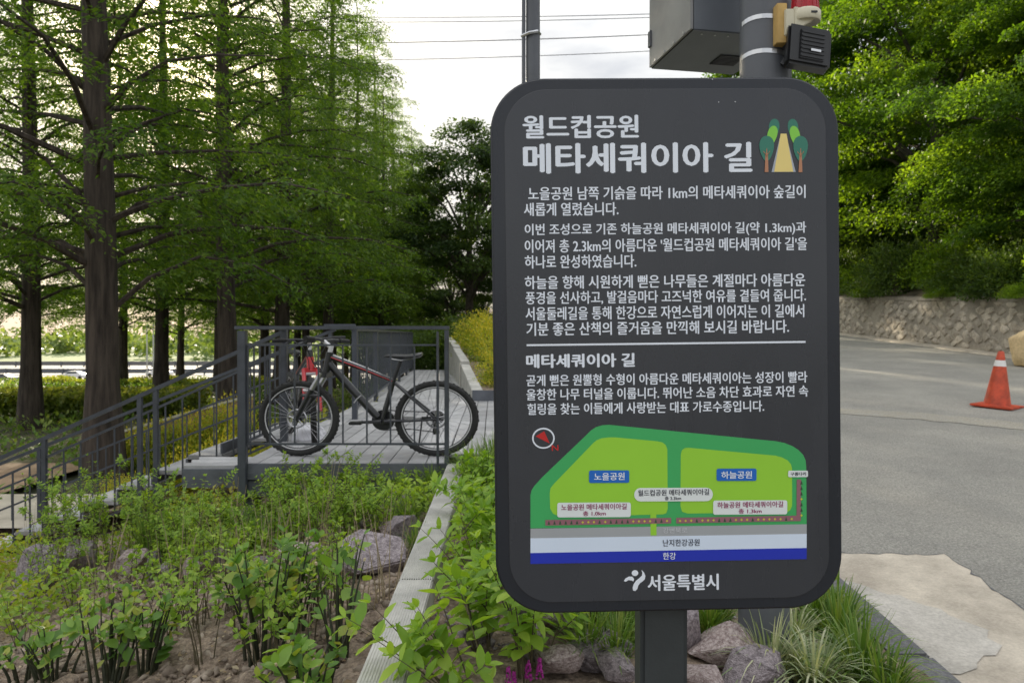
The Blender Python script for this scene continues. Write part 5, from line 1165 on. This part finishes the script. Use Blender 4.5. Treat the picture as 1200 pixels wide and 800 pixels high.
# bright green shrub right of the beam: nearest plants leaf by leaf
WG = [(-.10, 2.15, .40, 8, (-.45, .05), 'tips reaching across the timber beam near the bottom'), (.06, 2.42, .46, 9, (.0, 0), 'lowest one left of the sign'), (-.12, 2.62, .44, 8, (-.15, 0), 'second one up from the bottom beside the beam'),
      (.10, 2.85, .46, 9, (.1, 0), 'just left of the board corner'), (-.10, 3.1, .45, 9, (-.1, 0), 'midway along the beam')]
for i, (x, y, h, n, ln, lab) in enumerate(WG):
    st_ = branchy(200+i, n, h, .22, ln); st_ += side_shoots(st_[:5], 1, .14, rg_); pl = leaf_places(st_, 5, .22, .078, rg_); rg_.shuffle(pl)
    leafy_objects('leafy_shrub', 'bright green long leaved shrub, '+lab, 'shrub', 'bright green shrubs along the timber beam', (x, y, planter_z(x, y)), 0, st_, .0035, m_stem, LM_w, pl, i)
for i, (x, y, h, lab) in enumerate(((.08, 3.4, .48, 'behind the left edge of the board'), (-.14, 3.6, .44, 'beside the beam two thirds along'), (.1, 3.95, .5, 'peeping left of the board at mid height'), (-.16, 4.1, .38, 'small one against the beam'), (-.1, 4.7, .36, 'near the deck end of the beam'), (.05, 4.5, .5, 'farthest bright one by the board edge'), (.3, 3.2, .4, 'hidden mostly behind the board'))):
    st_ = branchy(230+i, 11, h, .24); st_ += side_shoots(st_[:7], 1, .12, rg_); pl = leaf_places(st_, 7, .15, .072, rg_)
    leafy_mass('leafy_shrub', 'bright green shrub in the planting bed, '+lab, 'shrub', 'bright green shrubs along the timber beam', (x, y, planter_z(x, y)), 0, st_, .003, m_stem, L_weigm, pl, i)
# pruned shrubs with thick cut stems and round leaves
PR = [(60, 800, .34, 9, 40, 'pruned shrub with cut bare stems at the bottom left corner'), (125, 806, .42, 10, 80, 'pruned shrub with thick cut stems and big round leaves at the bottom'), (165, 792, .36, 7, 60, 'pruned shrub whose long stem leans right over the soil'),
      (305, 775, .50, 9, 120, 'taller round leaved shrub in the middle of the soil bed'), (336, 748, .46, 8, 90, 'round leaved shrub right behind the taller one'), (362, 830, .24, 8, 90, 'low bright leaved shrub at the bottom centre left'), (20, 800, .2, 5, 30, 'low shrub with yellowing leaves at the left corner'), (395, 776, .48, 6, 26, 'sparse dark stemmed shrub near the beam')]
for i, (px, py, h, n, nl, lab) in enumerate(PR):
    nl = int(nl*1.3); x, y = gp(px, py); st_ = branchy(300+i, n+4, h, .13); sh = side_shoots(st_, 1, .07, rg_); pl = leaf_places(st_+sh, 5, .25 if i not in (3, 4) else .5, .066, rg_, pairs=False, spread=.8, rise=.6); rg_.shuffle(pl)
    t = leafy_objects('pruned_shrub', lab, 'shrub', 'pruned round leaved shrubs in the soil bed', (x, y, bed_z(x, y)), 0, st_, .0075, m_darkstem, LM_p, pl[:nl], i)
    for s_ in st_[:max(2, n//2)]: d = (s_[-1]-s_[-2]).normalized(); MB().tube([s_[-1]-d*.008, s_[-1]+d*.003], .0045, 6).obj('cut_end', m_cut, t)
# thin saplings with small fresh leaves
SPL = []
r_ = random.Random(15)
zones = [((40, 130), (640, 700), (.75, .95), 7, 'left edge'), ((150, 250), (650, 700), (.55, .8), 7, 'left of the middle'), ((190, 300), (600, 640), (.3, .5), 5, 'slope below the step'), ((300, 430), (600, 650), (.42, .62), 12, 'front of the deck'), ((380, 450), (600, 640), (.35, .5), 4, 'beam side'), ((190, 400), (710, 810), (.38, .55), 18, 'bare soil'), ((5, 170), (700, 790), (.3, .5), 9, 'left soil')]
cnt = 0
for (xr, yr, hr_, n, zl) in zones:
    for k in range(n):
        px = xr[0]+(xr[1]-xr[0])*(k+r_.random())/n; py = r_.uniform(*yr); x, y = gp(px, py); h = r_.uniform(*hr_); SPL.append((x, y, h, zl, k)); cnt += 1
near_words = ['leftmost', 'second from left', 'third from left', 'fourth from left', 'fifth from left', 'sixth from left', 'seventh from left', 'eighth from left', 'ninth from left', 'tenth from left', 'eleventh from left', 'twelfth from left', 'thirteenth from left', 'fourteenth from left', 'fifteenth from left', 'sixteenth from left', 'seventeenth from left', 'rightmost']
for i, (x, y, h, zl, k) in enumerate(SPL):
    bare = zl in ('bare soil', 'left soil')
    st_ = branchy(400+i, 6 if not bare else 6, h, .16 if not bare else .12); sh = side_shoots(st_, 2 if not bare else 1, .13 if not bare else .05, rg_); pl = leaf_places(st_+sh, 9 if not bare else 2, .38 if h > .5 else (.25 if not bare else .6), .036 if not bare else .045, rg_)
    leafy_mass('sapling', 'thin fresh leaved sapling, %s of those at the %s' % (near_words[k], zl), 'sapling', 'saplings in the garden bed', (x, y, bed_z(x, y)-.01), 0, st_+sh, .0032, m_stem, L_shrub, pl, i, wr=.55)
# bare dry stalks
for i in range(16):
    px = [35, 75, 118, 165, 205, 240, 262, 295, 318, 352, 372, 396, 418, 436, 455, 225][i]; x, y = gp(px, 640+((i*37) % 90)); rr2 = random.Random(500+i); st_ = branchy(500+i, 8, rr2.uniform(.45, .75), .12)
    mb = stem_mesh(st_, .003, m_dry, 4); o = mb.obj('dry_stalks', m_dry, None, loc=(x, y, bed_z(x, y)-.01)); tag(o, 'bare straw coloured stalks among the saplings, %s bunch from the left' % (posn+['last'])[sorted([35, 75, 118, 165, 205, 240, 262, 295, 318, 352, 372, 396, 418, 436, 455, 225]).index(px)], 'dry stalks', 'dry stalks in the garden bed')
# green cover over the lower left of the bed
def cz(x, y): return bed_z(x, y)+.03
cover('yellow_green_cover', 'low yellow green ground cover below the path at lower left', 15000, (-5.2, -2.1), (3.9, 6.1), cz, .042, L_cover, 12, .20, LEAF, 1.1, -.05, .6)
cover('weeds', 'small green weeds in front of the deck fascia', 7000, (-2.3, -.5), (4.5, 5.72), cz, .04, L_shrub, 13, .13, LEAF, 1.6, -.05, .5)
cover('bed_weeds', 'small weeds between the rocks of the planting bed beyond the sign', 6500, (-.3, 1.5), (3.2, 6.1), planter_z, .045, L_shrub, 14, .14, LEAF, 1.5, -.05, .5)
# grass clumps
gm = [blade_mesh('grass_blades', np.random.RandomState(60+i), 150, .30, .22, .007, L_grass, .05, .55) for i in range(3)]
gfine = [blade_mesh('grass_blades', np.random.RandomState(70+i), 260, .24, .16, .004, L_grass, .09, .4) for i in range(2)]
gtall = blade_mesh('grass_blades', np.random.RandomState(80), 170, .48, .16, .006, L_grass, .07, .35)
sdg = [blade_mesh('sedge_blades', np.random.RandomState(90+i), 210, .30, .30, .009, L_sedge, .05, .85, 7) for i in range(2)]
sgr = blade_mesh('sedge_blades', np.random.RandomState(95), 150, .34, .22, .011, L_grass, .05, .6, 6)
GR = [(gtall, 172, 662, 0, 1, 'tall upright grass clump behind the lilac boulder'), (gtall, 192, 655, 0, .9, 'tall grass clump beside the upright stone'), (gfine[0], 240, 600, 0, 1.2, 'soft fine grass on the slope below the step'), (gfine[1], 268, 588, 0, 1.2, 'soft fine grass at the foot of the corner post'),
      (gfine[0], 252, 572, 0, 1.1, 'fine grass just under the wooden step'), (gfine[1], 296, 648, 0, 1.2, 'olive grass tuft among the rock row'), (gfine[0], 284, 632, 0, 1.1, 'fine grass tuft behind the rock row'), (gm[0], 478, 620, 0, .85, 'blue green grass clump leaning on the beam, middle'), (gm[1], 492, 600, 0, .8, 'grass clump by the beam below the deck'),
      (gm[2], 466, 585, 0, .8, 'grass clump under the deck fascia near the beam'), (gm[0], 488, 652, 0, .7, 'grass tuft beside the largest boulder and the beam'), (gm[1], 505, 575, 0, .8, 'grass clump in the corner of beam and deck'),
      (gfine[1], 568, 600, 1, 1.5, 'bright grass left of the board edge near the deck'), (gfine[0], 556, 585, 1, 1.4, 'bright grass by the beam end near the deck'), (gfine[1], 580, 570, 1, 1.5, 'bright fine grass half behind the board edge'), (gfine[0], 590, 640, 1, 1.2, 'grass behind the left edge of the board'),
      (gm[0], 690, 796, 1, .95, 'green sedge clump left of the sign post in front'), (gm[2], 722, 800, 1, .9, 'green sedge clump touching the sign post'), (gm[1], 700, 748, 1, .9, 'green sedge clump behind the boulder left of the post'), (gm[2], 735, 765, 1, .8, 'sedge between the grey stone and sign post'),
      (gm[0], 832, 742, 1, .8, 'dark sedge behind the long red boulder'), (gm[1], 846, 728, 1, .7, 'sedge at the foot of the thick pole'), (sdg[0], 905, 790, 1, .95, 'white striped arching sedge right of the long boulder'), (sdg[1], 955, 800, 1, 1.0, 'white striped arching sedge by the kerb at the bottom'), (sdg[0], 930, 752, 1, .85, 'white striped sedge behind, below the board corner'),
      (sgr, 985, 745, 1, 1.0, 'green strap leaved sedge against the kerb below the board corner'), (sgr, 1010, 790, 1, 1.05, 'green strap leaved sedge at the kerb, lowest'), (sgr, 955, 722, 1, .95, 'green sedge under the right board corner'), (sgr, 1000, 715, 1, .8, 'green sedge beside the kerb, farthest in view'), (sgr, 1040, 812, 1, .9, 'green sedge drooping over the kerb in the corner')]
for i, (x, y) in enumerate(((1.15, 6.6), (1.3, 7.2), (1.1, 7.9), (1.3, 8.7), (1.15, 9.5), (1.3, 10.4))):
    o = link('grass_clump', gm[i % 3], None, None, loc=(x, y, road_z(y)), rot=(0, 0, i), scale=(1.1, 1.1, 1.1)); tag(o, 'grass clump in the strip between deck and kerb behind the board, %s from the sign' % posn[i], 'grass', 'grass clumps in the planting beds')
for i, (me, px, py, b, s_, lab) in enumerate(GR):
    x, y = gp(px, py) if b == 0 else gp2(px, py); z = bed_z(x, y) if b == 0 else planter_z(x, y)
    if b and x > 1.42: x = 1.42
    o = link('sedge_clump' if me in sdg or me is sgr else 'grass_clump', me, None, None, loc=(x, y, z), rot=(0, 0, i*1.3), scale=(s_, s_, s_)); tag(o, lab, 'grass', 'grass clumps in the planting beds')
# purple flower spikes at the bottom
m_purp = M('purple_flower', (.40, .03, .30), .6, var=.3, scale=60)
for i, (px, py, lab) in enumerate(((592, 806, 'left'), (617, 800, 'middle'), (634, 798, 'right'), (606, 812, 'lowest'))):
    x = (px-600)/F*2.35; t = thing('flower_spike', 'purple flower spike under the bright shrub at the bottom, %s one' % lab, 'flower', (x, 2.35, planter_z(x, 2.35)), i, 'purple flower spikes')
    tz = CAMZ-(py-14-HY)/F*2.35-planter_z(x, 2.35); MB().tube([(0, 0, 0), (.01, 0, max(.05, tz-.03))], .002, 5).obj('stem', m_stem, t); mb = MB(); r2 = random.Random(i)
    for k in range(46):
        u_ = r2.random(); a = r2.uniform(0, 6.28); rr3 = .011*(1-u_*.7); mb.box((.01+rr3*math.cos(a), rr3*math.sin(a), tz-.035+u_*.06), (.005, .005, .006), Matrix.Rotation(r2.uniform(0, 3), 3, 'X'))
    mb.obj('blossom', m_purp, t)
bpy.context.view_layer.update()
